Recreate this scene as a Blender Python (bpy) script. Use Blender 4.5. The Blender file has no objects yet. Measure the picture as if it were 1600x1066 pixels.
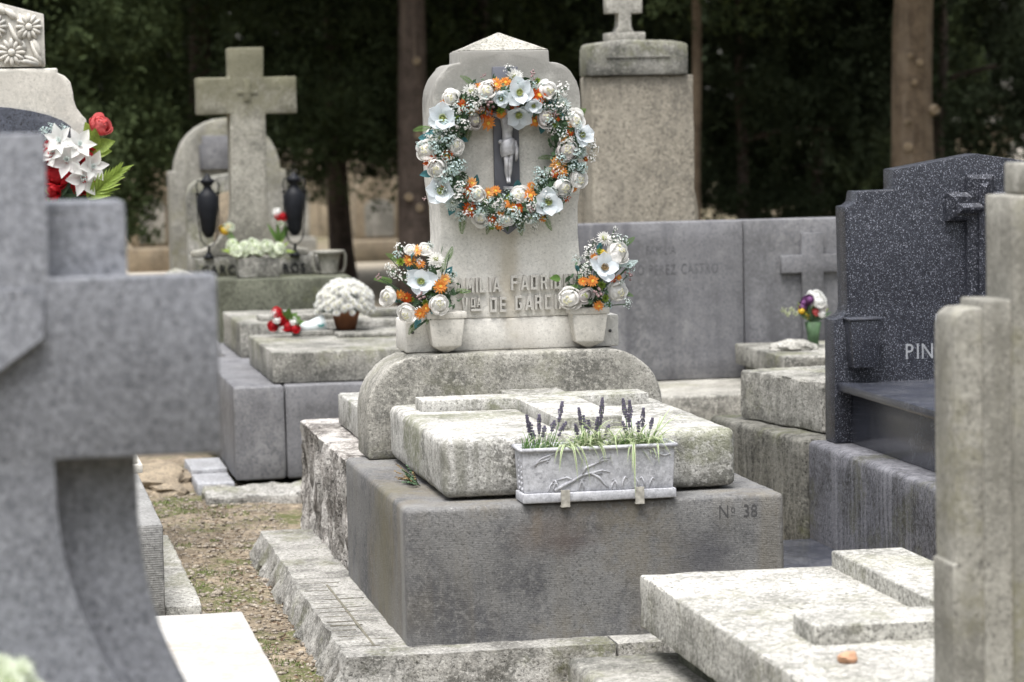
import bpy, bmesh, math, random
import numpy as np
from mathutils import Vector, Matrix, Euler, noise
random.seed(7); rng = np.random.default_rng(7)
PI = math.pi; rad = math.radians
sc = bpy.context.scene; C = sc.collection

# ------------------------------------------------------------------ camera
cd = bpy.data.cameras.new('camera'); cam = bpy.data.objects.new('camera', cd); C.objects.link(cam)
cd.sensor_width = 36; cd.lens = 100; cd.clip_start = .1; cd.clip_end = 2000
yaw, pitch, roll = .1836, .0755, -.0199
fw = Vector((math.sin(yaw)*math.cos(pitch), math.cos(yaw)*math.cos(pitch), -math.sin(pitch)))
rt = fw.cross(Vector((0, 0, 1))).normalized(); up = rt.cross(fw)
r2 = rt*math.cos(roll)+up*math.sin(roll); u2 = -rt*math.sin(roll)+up*math.cos(roll)
M = Matrix((r2, u2, -fw)).transposed().to_4x4(); M.translation = (-1.2451, -8.5504, 1.6864)
cam.matrix_world = M
cd.dof.use_dof = True; cd.dof.focus_distance = 9.55; cd.dof.aperture_fstop = 3.7
sc.camera = cam

# ------------------------------------------------------------------ sky and sun (overcast)
W = bpy.data.worlds.new('World'); sc.world = W; W.use_nodes = True
wn = W.node_tree.nodes; wl = W.node_tree.links; wn.clear()
sky = wn.new('ShaderNodeTexSky'); sky.sky_type = 'NISHITA'; sky.sun_disc = False
SUN_EL, SUN_AZ = rad(70), rad(212)
sky.sun_elevation = SUN_EL; sky.sun_rotation = SUN_AZ; sky.dust_density = 4; sky.air_density = 1.5
hs = wn.new('ShaderNodeHueSaturation'); hs.inputs['Saturation'].default_value = .3
bg = wn.new('ShaderNodeBackground'); bg.inputs[1].default_value = .07
wo = wn.new('ShaderNodeOutputWorld')
wl.new(sky.outputs[0], hs.inputs['Color']); wl.new(hs.outputs[0], bg.inputs[0]); wl.new(bg.outputs[0], wo.inputs[0])
sd = bpy.data.lights.new('sun', 'SUN'); sd.energy = 1.5; sd.angle = rad(36); sd.color = (1, .98, .96)
so = bpy.data.objects.new('sun', sd); C.objects.link(so)
sdir = Vector((math.sin(SUN_AZ)*math.cos(SUN_EL), math.cos(SUN_AZ)*math.cos(SUN_EL), math.sin(SUN_EL)))
so.rotation_euler = sdir.to_track_quat('Z', 'Y').to_euler(); so.location = (0, 0, 20)
vs = sc.view_settings; vs.view_transform = 'Standard'; vs.look = 'None'; vs.gamma = 1; vs.exposure = 1.75
vs.use_curve_mapping = False

# ------------------------------------------------------------------ materials
def mat_base(name):
    m = bpy.data.materials.new(name); m.use_nodes = True
    n = m.node_tree.nodes; n.clear()
    o = n.new('ShaderNodeOutputMaterial'); b = n.new('ShaderNodeBsdfPrincipled')
    m.node_tree.links.new(b.outputs[0], o.inputs[0])
    return m, n, m.node_tree.links, b
def plain(name, col, rough=.6, var=.25, scale=20, metal=0, spec=.3, bump=0, thin=0):
    m, n, l, b = mat_base(name)
    tc = n.new('ShaderNodeTexCoord'); oi = n.new('ShaderNodeObjectInfo')
    ad = n.new('ShaderNodeVectorMath'); ad.operation = 'ADD'
    l.new(tc.outputs['Object'], ad.inputs[0]); l.new(oi.outputs['Random'], ad.inputs[1])
    nz = n.new('ShaderNodeTexNoise'); nz.inputs['Scale'].default_value = scale; nz.inputs['Detail'].default_value = 4
    l.new(ad.outputs[0], nz.inputs['Vector'])
    cr = n.new('ShaderNodeValToRGB')
    cr.color_ramp.elements[0].color = (*[c*(1-var) for c in col], 1); cr.color_ramp.elements[1].color = (*[min(1, c*(1+var)) for c in col], 1)
    cr.color_ramp.elements[0].position = .3; cr.color_ramp.elements[1].position = .7
    l.new(nz.outputs['Fac'], cr.inputs[0])
    h = n.new('ShaderNodeHueSaturation'); mr = n.new('ShaderNodeMapRange')
    mr.inputs[3].default_value = 1-var*.5; mr.inputs[4].default_value = 1+var*.5
    l.new(oi.outputs['Random'], mr.inputs[0]); l.new(mr.outputs[0], h.inputs['Value']); l.new(cr.outputs[0], h.inputs['Color'])
    l.new(h.outputs[0], b.inputs['Base Color'])
    b.inputs['Roughness'].default_value = rough; b.inputs['Metallic'].default_value = metal
    b.inputs['Specular IOR Level'].default_value = spec
    if thin:     # thin petals and leaves let light through
        tr = n.new('ShaderNodeBsdfTranslucent'); mx = n.new('ShaderNodeMixShader'); mx.inputs[0].default_value = thin
        l.new(h.outputs[0], tr.inputs[0]); l.new(b.outputs[0], mx.inputs[1]); l.new(tr.outputs[0], mx.inputs[2]); l.new(mx.outputs[0], [k for k in n if k.type == 'OUTPUT_MATERIAL'][0].inputs[0])
    if bump:
        bp = n.new('ShaderNodeBump'); bp.inputs['Strength'].default_value = bump; bp.inputs['Distance'].default_value = .005
        l.new(nz.outputs['Fac'], bp.inputs['Height']); l.new(bp.outputs[0], b.inputs['Normal'])
    return m
def stone(name, c1, c2, big=3, speck=None, blot=None, streak=None, moss=None, rough=.85, bump=.25, grain=120, tool=None, spec=.25, fine=.12, mottle=.55, thr=.66, stains=(), mthr=.5):
    """weathered stone: two tones, fine grain, specks, blotches of soot or lichen, rain streaks, moss"""
    m, n, l, b = mat_base(name)
    tc = n.new('ShaderNodeTexCoord'); oi = n.new('ShaderNodeObjectInfo')
    ml = n.new('ShaderNodeMath'); ml.operation = 'MULTIPLY'; ml.inputs[1].default_value = 37
    l.new(oi.outputs['Random'], ml.inputs[0])
    ad = n.new('ShaderNodeVectorMath'); ad.operation = 'ADD'
    l.new(tc.outputs['Object'], ad.inputs[0]); l.new(ml.outputs[0], ad.inputs[1])
    V = ad.outputs[0]
    def nz(scale, detail=5, vec=V, r=.55, dist=0):
        t = n.new('ShaderNodeTexNoise'); t.inputs['Scale'].default_value = scale; t.inputs['Detail'].default_value = detail
        t.inputs['Roughness'].default_value = r; t.inputs['Distortion'].default_value = dist; l.new(vec, t.inputs['Vector']); return t.outputs['Fac']
    def ramp(f, a, bb):
        t = n.new('ShaderNodeMapRange'); t.inputs[1].default_value = a; t.inputs[2].default_value = bb; t.interpolation_type = 'SMOOTHSTEP'
        l.new(f, t.inputs[0]); return t.outputs[0]
    def mul(f, k):
        t = n.new('ShaderNodeMath'); t.operation = 'MULTIPLY'; t.inputs[1].default_value = k if not hasattr(k, 'is_linked') else 1
        l.new(f, t.inputs[0])
        if hasattr(k, 'is_linked'): l.new(k, t.inputs[1])
        return t.outputs[0]
    def mixc(col, c, f):
        t = n.new('ShaderNodeMix'); t.data_type = 'RGBA'; A, B = t.inputs[6], t.inputs[7]
        if isinstance(col, tuple): A.default_value = (*col, 1)
        else: l.new(col, A)
        if isinstance(c, tuple): B.default_value = (*c, 1)
        else: l.new(c, B)
        l.new(f, t.inputs[0]); return t.outputs[2]
    g = nz(grain*.62, 3, r=.8); mo = nz(big*5+12, 7, r=.78)
    col = mixc(c1, c2, ramp(nz(big, 6), .3, .7))
    col = mixc(col, tuple(c*.55 for c in c2), mul(ramp(mo, .52, .34), mottle)); col = mixc(col, tuple(min(1, c*1.3) for c in c1), mul(ramp(mo, .52, .68), mottle))
    # grain
    gd = tuple(c*max(.12, 1-fine*5) for c in c2); gl = tuple(min(1, c*(1+fine*2.5)) for c in c1)
    col = mixc(col, gd, mul(ramp(g, .47, .33), .95)); col = mixc(col, gl, mul(ramp(g, .53, .68), .9))
    if blot:
        c, amt, s = blot; col = mixc(col, c, mul(mul(ramp(nz(s, 7, r=.74, dist=.3), .46, .62), ramp(nz(s*16, 4, r=.75), .40, .54)), amt))
    if streak:
        c, amt = streak[:2]; sx = streak[2] if len(streak) > 2 else 22
        mp = n.new('ShaderNodeMapping'); mp.inputs['Scale'].default_value = (1, 1, .06); l.new(V, mp.inputs[0])
        col = mixc(col, c, mul(mul(ramp(nz(sx, 4, mp.outputs[0]), .45, .68), ramp(nz(2.2, 3), .3, .6)), amt))
    if moss:
        c, amt, s = moss; col = mixc(col, c, mul(mul(ramp(nz(s, 6, r=.65), mthr, mthr+.14), ramp(nz(s*16, 3, r=.7), .32, .52)), amt))
    if speck:
        c, amt, s = speck; col = mixc(col, c, mul(ramp(nz(s*2.6, 2, r=.5), thr, thr+.07), amt))
    for ctr, sc3, c, amt in stains:      # single stains with an outline of their own, in object coordinates
        mp = n.new('ShaderNodeMapping'); mp.vector_type = 'POINT'; mp.inputs['Location'].default_value = tuple(-a*k for a, k in zip(ctr, sc3)); mp.inputs['Scale'].default_value = sc3
        l.new(tc.outputs['Object'], mp.inputs[0]); ln = n.new('ShaderNodeVectorMath'); ln.operation = 'LENGTH'; l.new(mp.outputs[0], ln.inputs[0])
        ad2 = n.new('ShaderNodeMath'); ad2.operation = 'ADD'; l.new(ln.outputs['Value'], ad2.inputs[0]); l.new(mul(nz(9, 8, r=.72), 1.5), ad2.inputs[1])
        col = mixc(col, c, mul(ramp(ad2.outputs[0], 1.75, .9), amt))
    l.new(col, b.inputs['Base Color']); b.inputs['Roughness'].default_value = rough; b.inputs['Specular IOR Level'].default_value = spec
    h = g
    if tool:
        ax, sp, st = tool
        wv = n.new('ShaderNodeTexWave'); wv.bands_direction = ax; wv.inputs['Scale'].default_value = sp; wv.inputs['Distortion'].default_value = 2.5
        wv.inputs['Detail'].default_value = 2; wv.inputs['Detail Scale'].default_value = 8; l.new(tc.outputs['Object'], wv.inputs['Vector'])
        a2 = n.new('ShaderNodeMath'); a2.operation = 'ADD'; l.new(mul(wv.outputs['Fac'], st), a2.inputs[0]); l.new(g, a2.inputs[1]); h = a2.outputs[0]
    a3 = n.new('ShaderNodeMath'); a3.operation = 'ADD'; l.new(h, a3.inputs[0]); l.new(mul(nz(14, 6), .8), a3.inputs[1])
    bp = n.new('ShaderNodeBump'); bp.inputs['Strength'].default_value = bump; bp.inputs['Distance'].default_value = .006
    l.new(a3.outputs[0], bp.inputs['Height']); l.new(bp.outputs[0], b.inputs['Normal'])
    return m

BLACKISH = (.035, .035, .033); SOOT = (.07, .068, .062); GREENISH = (.10, .105, .05)
S = {}
S['beige'] = stone('limestone_beige', (.60, .575, .525), (.53, .51, .46), 2.0, blot=((.36, .355, .335), .75, 1.9), streak=((.44, .42, .38), .4, 9), bump=.15, fine=.05, mottle=.22)
S['stele'] = stone('limestone_stele', (.72, .70, .655), (.65, .63, .585), 2.0, blot=((.46, .45, .42), .6, 1.7), streak=((.52, .49, .44), .5, 9), speck=((.2, .19, .17), .4, 60), bump=.2, grain=170, fine=.045, mottle=.2,
  stains=(((0, 0, 1.45), (.0, .0, 2.1), (.20, .196, .182), .88), ((0, 0, .66), (16, 0, 3.2), (.36, .31, .22), .6)))
S['beige_dirty'] = stone('limestone_weathered', (.40, .387, .35), (.29, .28, .25), 3, blot=((.10, .098, .088), .85, 3.0), streak=((.17, .167, .148), .5), moss=((.16, .16, .095), .4, 2), speck=((.52, .51, .48), .5, 60), bump=.6, grain=170, fine=.15)
S['slab'] = stone('limestone_slab', (.53, .52, .495), (.42, .412, .385), 4, blot=((.13, .128, .115), .9, 3.4), streak=((.16, .16, .13), .6, 26), moss=((.14, .15, .075), .6, 2.6), speck=(BLACKISH, .6, 60), bump=.6, grain=190, fine=.15, mottle=.6)
S['base'] = stone('grey_ashlar', (.195, .193, .19), (.145, .144, .144), 2.6, blot=((.078, .078, .084), .8, 2.6), streak=((.20, .172, .118), .4, 9), moss=((.17, .145, .10), .4, 1.6), speck=((.46, .45, .42), .7, 75), bump=.5, grain=190, tool=('Z', 55, .08), fine=.085, mottle=.4, thr=.68,
  stains=(((-.14, -.70, .43), (6, 3, 9), (.13, .095, .075), .35), ((-.19, -.70, .47), (34, 3, 10), (.20, .155, .105), .3), ((-.05, -.70, .40), (9, 3, 20), (.10, .078, .074), .4), ((.34, -.70, .33), (7, 3, 9), (.078, .078, .088), .7), ((-.60, -.62, .3), (6, 16, 1.5), (.30, .295, .28), .5), ((-.60, -.2, .3), (6, 3, 2), (.165, .15, .10), .6)))
S['tooled'] = stone('pale_tooled_stone', (.30, .298, .29), (.24, .238, .232), 3, blot=((.15, .15, .148), .6, 3), bump=.4, tool=('Z', 40, .3), fine=.1, mottle=.3)
S['flag'] = stone('blue_grey_flag', (.36, .365, .385), (.29, .295, .31), 4, blot=((.18, .18, .18), .5, 3), bump=.3, fine=.1)
S['letter'] = stone('limestone_letters', (.50, .485, .45), (.45, .435, .40), 5, bump=.1, fine=.04, mottle=.15)
S['cross_stone'] = stone('greenish_cross_stone', (.36, .345, .30), (.27, .26, .225), 3, blot=((.12, .118, .10), .75, 3.5), streak=((.18, .17, .14), .45, 10), bump=.4, fine=.10, mottle=.5, stains=(((0, 0, 2.1), (0, 0, 1.9), (.125, .12, .07), .75),))
S['kerb'] = stone('kerb_stone', (.38, .37, .345), (.25, .243, .225), 5, blot=((.09, .088, .08), .85, 5), moss=((.13, .135, .065), .55, 3.5), speck=((.55, .54, .51), .5, 60), bump=.9, grain=150, fine=.16, mottle=.7)
S['rubble'] = stone('split_rock', (.50, .48, .455), (.30, .275, .25), 7, blot=((.045, .042, .04), .95, 7), streak=((.06, .05, .043), .95, 22), bump=.9, fine=.2)
S['slate'] = stone('grey_slate', (.19, .19, .20), (.14, .14, .15), 1.8, blot=((.27, .268, .27), .6, 1.8), streak=((.075, .075, .085), .75, 8), moss=((.10, .10, .105), .6, 3), bump=.2, rough=.7, fine=.06, mottle=.35)
S['slate_dark'] = stone('sooty_slate', (.15, .15, .165), (.085, .085, .097), 2, blot=(BLACKISH, .85, 4), streak=((.25, .25, .27), .55, 30), moss=((.09, .09, .055), .5, 3), bump=.5, fine=.12, mottle=.6)
S['sooty'] = stone('sooty_limestone', (.17, .165, .145), (.085, .083, .072), 3, blot=((.03, .03, .027), .9, 4), streak=((.27, .265, .24), .5, 24), moss=((.10, .105, .05), .5, 3), bump=.7, fine=.15, mottle=.7)
S['concrete'] = stone('mossy_concrete', (.37, .36, .33), (.23, .225, .20), 4, blot=((.075, .075, .068), .9, 4), streak=((.10, .10, .088), .65), moss=((.14, .145, .07), .5, 2.2), speck=((.55, .54, .51), .6, 50), bump=.7, grain=150, fine=.17, mottle=.8)
S['concrete_green'] = stone('green_stained_stone', (.15, .155, .12), (.09, .095, .07), 4, blot=((.05, .052, .038), .8, 4), moss=((.12, .13, .055), .5, 2.6), bump=.4, fine=.12)
S['pale'] = stone('pale_slab', (.50, .49, .455), (.37, .362, .33), 6, blot=((.17, .167, .15), .85, 5), speck=((.08, .08, .07), .8, 45), moss=((.17, .17, .10), .45, 3), bump=.8, grain=120, fine=.17, mottle=.8)
S['marble'] = stone('white_marble', (.53, .52, .50), (.46, .448, .425), 2.5, blot=((.36, .31, .26), .6, 2.6), streak=((.4, .36, .31), .4, 12), bump=.15, rough=.5, fine=.04, mottle=.2)
S['granite_blue'] = stone('blue_grey_granite', (.225, .233, .256), (.185, .192, .212), 38, blot=((.085, .09, .105), .8, 62), speck=((.36, .37, .395), .6, 40), bump=.06, rough=.5, spec=.35, grain=150, fine=.13, mottle=.4, thr=.6)
S['granite_dark'] = stone('speckled_dark_granite', (.013, .0145, .021), (.022, .024, .033), 40, speck=((.30, .31, .36), .9, 85), blot=((.06, .064, .08), .6, 60), bump=.03, rough=.35, spec=.4, grain=160, fine=.16, mottle=.4, thr=.59)
S['granite_plain'] = stone('polished_dark_granite', (.05, .054, .072), (.038, .042, .055), 5, blot=((.15, .155, .17), .5, 4), streak=((.15, .15, .16), .3, 12), bump=.03, rough=.25, spec=.5, grain=140, fine=.2)
S['sandstone'] = stone('ochre_sandstone', (.34, .28, .20), (.25, .205, .15), 3, blot=((.13, .11, .085), .8, 4), speck=(BLACKISH, .5, 60), bump=.4, fine=.12)
S['pebbled'] = stone('pebbledash_render', (.36, .328, .27), (.29, .262, .212), 2.0, blot=((.14, .13, .11), .75, 2.4), speck=((.11, .10, .085), .8, 34), streak=((.17, .155, .13), .4), bump=.6, grain=110, fine=.13, mottle=.45, thr=.65)
S['fgpillar'] = stone('weathered_grey_stone', (.33, .32, .285), (.25, .242, .216), 4, blot=((.14, .136, .118), .7, 4), streak=((.15, .145, .122), .55, 14), moss=((.18, .17, .095), .45, 2.5), bump=.3, fine=.1)
M_slate_plate = plain('grey_metal_plate', (.135, .14, .165), .5, .15, 14, .2)
M_corpus = plain('cast_pewter', (.36, .36, .375), .5, .35, 40, .25, bump=.3)
M_lead = stone('lead_grey_casting', (.52, .525, .555), (.44, .445, .475), 9, blot=((.27, .275, .30), .7, 10), bump=.25, rough=.65, grain=80, fine=.06)
M_rust = plain('rusty_painted_iron', (.46, .44, .39), .7, .4, 60)
M_soil = plain('potting_soil', (.035, .025, .018), .95, .4, 60)
M_black = plain('black_cast_iron', (.008, .009, .012), .55, .3, 20, 0, .2)
M_engr = plain('dark_engraving_stain', (.085, .084, .086), .9, .2, 40)  # dark tone for weathered lettering laid on flat, and for fixings
M_engr_slate = plain('engraved_slate', (.105, .105, .113), .9, .25, 30)
M_silver = plain('silver_inlay', (.33, .34, .36), .4, .1, 40)
M_white_pet = plain('cream_white_petal', (.90, .89, .87), .65, .06, 25, thin=.5)
M_mauve_pet = plain('mauve_white_petal', (.70, .67, .66), .7, .1, 25, thin=.5)
M_blue_pet = plain('ice_blue_petal', (.79, .84, .88), .6, .06, 20, thin=.5)
M_mum_pet = plain('frosted_green_petal', (.68, .75, .73), .7, .12, 30, thin=.38)
M_aqua_pet = plain('aqua_frosted_sprig', (.56, .68, .67), .7, .22, 40, thin=.38)
M_orange = plain('orange_petal', (.76, .31, .07), .65, .15, 25, thin=.38)
M_red_or = plain('burnt_orange_petal', (.62, .115, .02), .65, .2, 25, thin=.38)
M_peach = plain('peach_petal', (.80, .43, .16), .65, .1, 25, thin=.38)
M_yel = plain('yellow_stamen', (.55, .38, .06), .8, .25, 60)
M_greenc = plain('green_stamen', (.27, .31, .10), .8, .3, 60)
M_creamc = plain('cream_heart', (.55, .53, .36), .8, .2, 60)
M_brownc = plain('brown_stamen', (.20, .14, .07), .8, .3, 60)
M_berry = plain('mauve_berry', (.25, .17, .17), .6, .3, 40)
M_teal = plain('teal_leaf', (.10, .27, .30), .6, .25, 18, thin=.38)
M_fern = plain('fern_green', (.12, .22, .055), .6, .3, 20, thin=.38)
M_succ = plain('lime_succulent', (.24, .34, .06), .55, .25, 20, thin=.38)
M_dkgreen = plain('dark_green_foliage', (.065, .115, .06), .65, .35, 25)
M_red = plain('red_petal', (.55, .02, .03), .6, .2, 25, thin=.5)
M_pinkw = plain('coral_pink_petal', (.75, .17, .17), .6, .25, 18, thin=.5)
M_white = plain('white_petal', (.86, .86, .84), .6, .05, 25, thin=.5)
M_palmg = plain('yellow_green_leaf', (.27, .37, .07), .5, .25, 18, thin=.38)
M_lav = plain('lavender_floret', (.105, .095, .135), .8, .4, 60)
M_grass = plain('fresh_blade_green', (.17, .30, .10), .6, .3, 20, thin=.38)
M_cream = plain('cream_leaf_margin', (.60, .63, .43), .6, .15, 20, thin=.38)
M_terra = plain('terracotta', (.24, .10, .05), .8, .2, 20)
M_tealrib = plain('turquoise_foil', (.08, .45, .45), .35, .25, 12, 0, .5)
M_lime_white = plain('greenish_white_bloom', (.78, .82, .70), .65, .1, 20, thin=.5)
M_purple = plain('purple_petal', (.16, .06, .17), .7, .3, 20)
M_yellowf = plain('yellow_petal', (.65, .45, .05), .7, .2, 20)
M_wrap = plain('pale_wrapping', (.60, .65, .66), .35, .1, 15, 0, .5)

# ------------------------------------------------------------------ geometry helpers
def tag(o, label=None, cat=None, group=None, kind=None):
    if label: o['label'] = label
    if cat: o['category'] = cat
    if group: o['group'] = group
    if kind: o['kind'] = kind
    return o
def thing(name, label, cat, loc=(0, 0, 0), group=None):
    o = bpy.data.objects.new(name, None); C.objects.link(o); o.empty_display_size = .1
    o.location = loc; return tag(o, label, cat, group)
def base_of(o):
    v = Vector((0, 0, 0))
    while o is not None: v += o.location; o = o.parent
    return v
class MB:
    def __init__(s): s.v = []; s.f = []; s.mi = []
    def add(s, vs, fs, mi=0, M=None):
        k = len(s.v)
        if M is not None: vs = [M @ Vector(p) for p in vs]
        s.v += [tuple(p) for p in vs]; s.f += [tuple(i+k for i in f) for f in fs]; s.mi += [mi]*len(fs)
        return s
    def box(s, x0, x1, y0, y1, z0, z1, mi=0, M=None):
        return s.add([(x0,y0,z0),(x1,y0,z0),(x1,y1,z0),(x0,y1,z0),(x0,y0,z1),(x1,y0,z1),(x1,y1,z1),(x0,y1,z1)],
              [(3,2,1,0),(4,5,6,7),(0,1,5,4),(1,2,6,5),(2,3,7,6),(3,0,4,7)], mi, M)
    def tube(s, pts, rads, n=6, mi=0, cap=True):
        pts = [Vector(p) for p in pts]; vs = []; fs = []
        if not hasattr(rads, '__len__'): rads = [rads]*len(pts)
        prev = None
        for i, p in enumerate(pts):
            d = (pts[min(i+1, len(pts)-1)]-pts[max(i-1, 0)]).normalized()
            a = d.orthogonal().normalized() if prev is None else (prev-d*prev.dot(d)).normalized()
            prev = a; b = d.cross(a)
            for k in range(n):
                t = 2*PI*k/n; vs.append(p+(a*math.cos(t)+b*math.sin(t))*rads[i])
        for i in range(len(pts)-1):
            for k in range(n):
                fs.append((i*n+k, i*n+(k+1) % n, (i+1)*n+(k+1) % n, (i+1)*n+k))
        if cap: fs.append(tuple(range(n-1, -1, -1))); fs.append(tuple((len(pts)-1)*n+k for k in range(n)))
        return s.add(vs, fs, mi)
    def lathe(s, prof, n=20, mi=0, M=None, cap=True):
        vs = []; fs = []
        for r, z in prof:
            for k in range(n): t = 2*PI*k/n; vs.append((r*math.cos(t), r*math.sin(t), z))
        for i in range(len(prof)-1):
            for k in range(n): fs.append((i*n+k, i*n+(k+1) % n, (i+1)*n+(k+1) % n, (i+1)*n+k))
        if cap: fs.append(tuple(range(n-1, -1, -1))); fs.append(tuple((len(prof)-1)*n+k for k in range(n)))
        return s.add(vs, fs, mi, M)
    def ball(s, c, r, n=8, m=5, mi=0, sq=(1, 1, 1)):
        prof = [(max(1e-4, math.sin(PI*i/m)), -math.cos(PI*i/m)) for i in range(m+1)]
        return s.lathe(prof, n, mi, Matrix.Translation(c) @ Matrix.Diagonal((r*sq[0], r*sq[1], r*sq[2], 1)), cap=False)
    def mesh(s, name='mesh', smooth=False):
        me = bpy.data.meshes.new(name); me.from_pydata(s.v, [], s.f)
        me.polygons.foreach_set('material_index', s.mi)
        if smooth: me.polygons.foreach_set('use_smooth', [True]*len(s.f))
        me.update(); return me
    def build(s, name, mats, parent=None, smooth=False, loc=None):
        """vertices are in scene coordinates; they are stored relative to the parent (or to loc)"""
        off = base_of(parent) if parent else Vector(loc or (0, 0, 0))
        s.v = [(a-off.x, b-off.y, c-off.z) for a, b, c in s.v]
        return link(name, s.mesh(name, smooth), mats, parent, loc)
def link(name, me, mats, parent=None, loc=None):
    if not isinstance(mats, (list, tuple)): mats = [mats]
    if len(me.materials) == 0:
        for m in mats: me.materials.append(m)
    o = bpy.data.objects.new(name, me); C.objects.link(o)
    if parent: o.parent = parent
    elif loc: o.location = loc
    return o
def rough_mesh(bm, amp, freq, cut):
    """break a solid into small faces and push them about a little, so that edges are worn and faces not flat"""
    if cut:
        for it in range(7):
            es = [e for e in bm.edges if e.calc_length() > cut*1.6]
            if not es: break
            bmesh.ops.subdivide_edges(bm, edges=es, cuts=1, use_grid_fill=True)
            bmesh.ops.triangulate(bm, faces=[f for f in bm.faces if len(f.verts) > 4])
            if len(bm.faces) > 30000: break
    if amp:
        bm.normal_update(); sd = random.random()*50
        for v in bm.verts:
            p = v.co*freq+Vector((sd, sd, sd))
            k = noise.noise(p)+.5*noise.noise(p*2.3)+.25*noise.noise(p*5.1)
            v.co += v.normal*amp*k
            nn = v.normal
            if max(abs(nn.x), abs(nn.y), abs(nn.z)) < .96:      # worn and chipped arrises
                v.co -= nn*(amp*4.5*max(0, noise.noise(v.co*19)+.55*noise.noise(v.co*47)-.12))
def solid(name, bm, mat, parent=None, bevel=.008, seg=2, amp=.0015, freq=9, cut=.06, loc=None, smooth=True, bevel_edges=None):
    bm.normal_update()
    if bevel:
        es = bevel_edges if bevel_edges is not None else [e for e in bm.edges if len(e.link_faces) == 2 and e.calc_face_angle() > .5]
        bmesh.ops.bevel(bm, geom=es, offset=bevel, segments=seg, affect='EDGES', profile=.5, clamp_overlap=True)
    if amp: rough_mesh(bm, amp, freq, cut)
    off = base_of(parent) if parent else Vector(loc or (0, 0, 0))
    for v in bm.verts: v.co -= off
    me = bpy.data.meshes.new(name); bm.to_mesh(me); bm.free()
    if smooth:
        me.polygons.foreach_set('use_smooth', [True]*len(me.polygons)); me.set_sharp_from_angle(angle=rad(38))
    return link(name, me, mat, parent, loc)
def bm_box(x0, x1, y0, y1, z0, z1, inset=0):
    """box; inset tapers the top"""
    bm = bmesh.new(); i = inset
    vs = [bm.verts.new(p) for p in ((x0,y0,z0),(x1,y0,z0),(x1,y1,z0),(x0,y1,z0),(x0+i,y0+i,z1),(x1-i,y0+i,z1),(x1-i,y1-i,z1),(x0+i,y1-i,z1))]
    for f in ((3,2,1,0),(4,5,6,7),(0,1,5,4),(1,2,6,5),(2,3,7,6),(3,0,4,7)): bm.faces.new([vs[k] for k in f])
    return bm
def bm_prism(prof, a0, a1, axis='y'):
    """profile (u, z) extruded along y (u = x) or along x (u = y)"""
    bm = bmesh.new()
    P = (lambda u, z, a: (u, a, z)) if axis == 'y' else (lambda u, z, a: (a, u, z))
    A = [bm.verts.new(P(u, z, a0)) for u, z in prof]; B = [bm.verts.new(P(u, z, a1)) for u, z in prof]
    n = len(prof)
    bm.faces.new(A); bm.faces.new(B[::-1])
    for i in range(n): bm.faces.new((A[i], B[i], B[(i+1) % n], A[(i+1) % n]))
    bmesh.ops.recalc_face_normals(bm, faces=bm.faces[:])
    return bm
def block(name, x0, x1, y0, y1, z0, z1, mat, parent=None, bevel=.008, seg=2, amp=.0015, freq=9, cut=.06, inset=0, loc=None):
    return solid(name, bm_box(x0, x1, y0, y1, z0, z1, inset), mat, parent, bevel, seg, amp, freq, cut, loc)
def prism(name, prof, a0, a1, mat, parent=None, axis='y', bevel=.006, seg=2, amp=.0, freq=9, cut=0, loc=None):
    return solid(name, bm_prism(prof, a0, a1, axis), mat, parent, bevel, seg, amp, freq, cut, loc)
def arc(cx, cz, r, a0, a1, n=8, rz=None):
    rz = rz or r
    return [(cx+r*math.cos(rad(a0+(a1-a0)*i/n)), cz+rz*math.sin(rad(a0+(a1-a0)*i/n))) for i in range(n+1)]
def text_part(txt, size, x, y, z, mat, parent, name='letter', depth=.002, sx=1.0, spacing=1.0, rot=None):
    """each letter its own raised or engraved part, facing -Y"""
    out = []; cx = x
    for ch in txt:
        if ch == ' ': cx += size*.45*sx*spacing; continue
        cu = bpy.data.curves.new('letter', 'FONT'); cu.body = ch; cu.size = size; cu.extrude = depth; cu.resolution_u = 3
        t = bpy.data.objects.new('tmp', cu); C.objects.link(t)
        dg = bpy.context.evaluated_depsgraph_get(); me = bpy.data.meshes.new_from_object(t.evaluated_get(dg))
        w = max((v.co.x for v in me.vertices), default=0)
        bpy.data.objects.remove(t)
        off = base_of(parent)
        me.transform(Matrix.Translation(Vector((cx, y, z))-off) @ Matrix.Rotation(PI/2, 4, 'X') @ Matrix.Diagonal((sx, 1, 1, 1)))
        me.materials.clear(); out.append(link(name, me, mat, parent)); cx += (w+size*.10)*sx*spacing
    return out

# ------------------------------------------------------------------ plants and flowers: shared meshes, each facing +Z
def petal(mb, L, Wd, cup=.2, bend=.2, tilt=0, az=0, n=5, m=4, a=.8, mi=0, base=0, tipw=.0, z0=0, wave=0, sharp=1.0):
    vs = []
    ph = random.random()*6
    for i in range(n+1):
        t = i/n; w = Wd*(max(0, math.sin(PI*min(1, t**a*(1-tipw))))**sharp*.97+.03)
        for j in range(m+1):
            s = j/m*2-1
            vs.append((s*w/2, base+t*L, cup*s*s*w+bend*L*t*t+wave*L*math.sin(7*s+ph)*t))
    fs = [(i*(m+1)+j, i*(m+1)+j+1, (i+1)*(m+1)+j+1, (i+1)*(m+1)+j) for i in range(n) for j in range(m)]
    Mx = Matrix.Translation((0, 0, z0)) @ Matrix.Rotation(az, 4, 'Z') @ Matrix.Rotation(tilt, 4, 'X')
    mb.add(vs, fs, mi, Mx)
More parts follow.
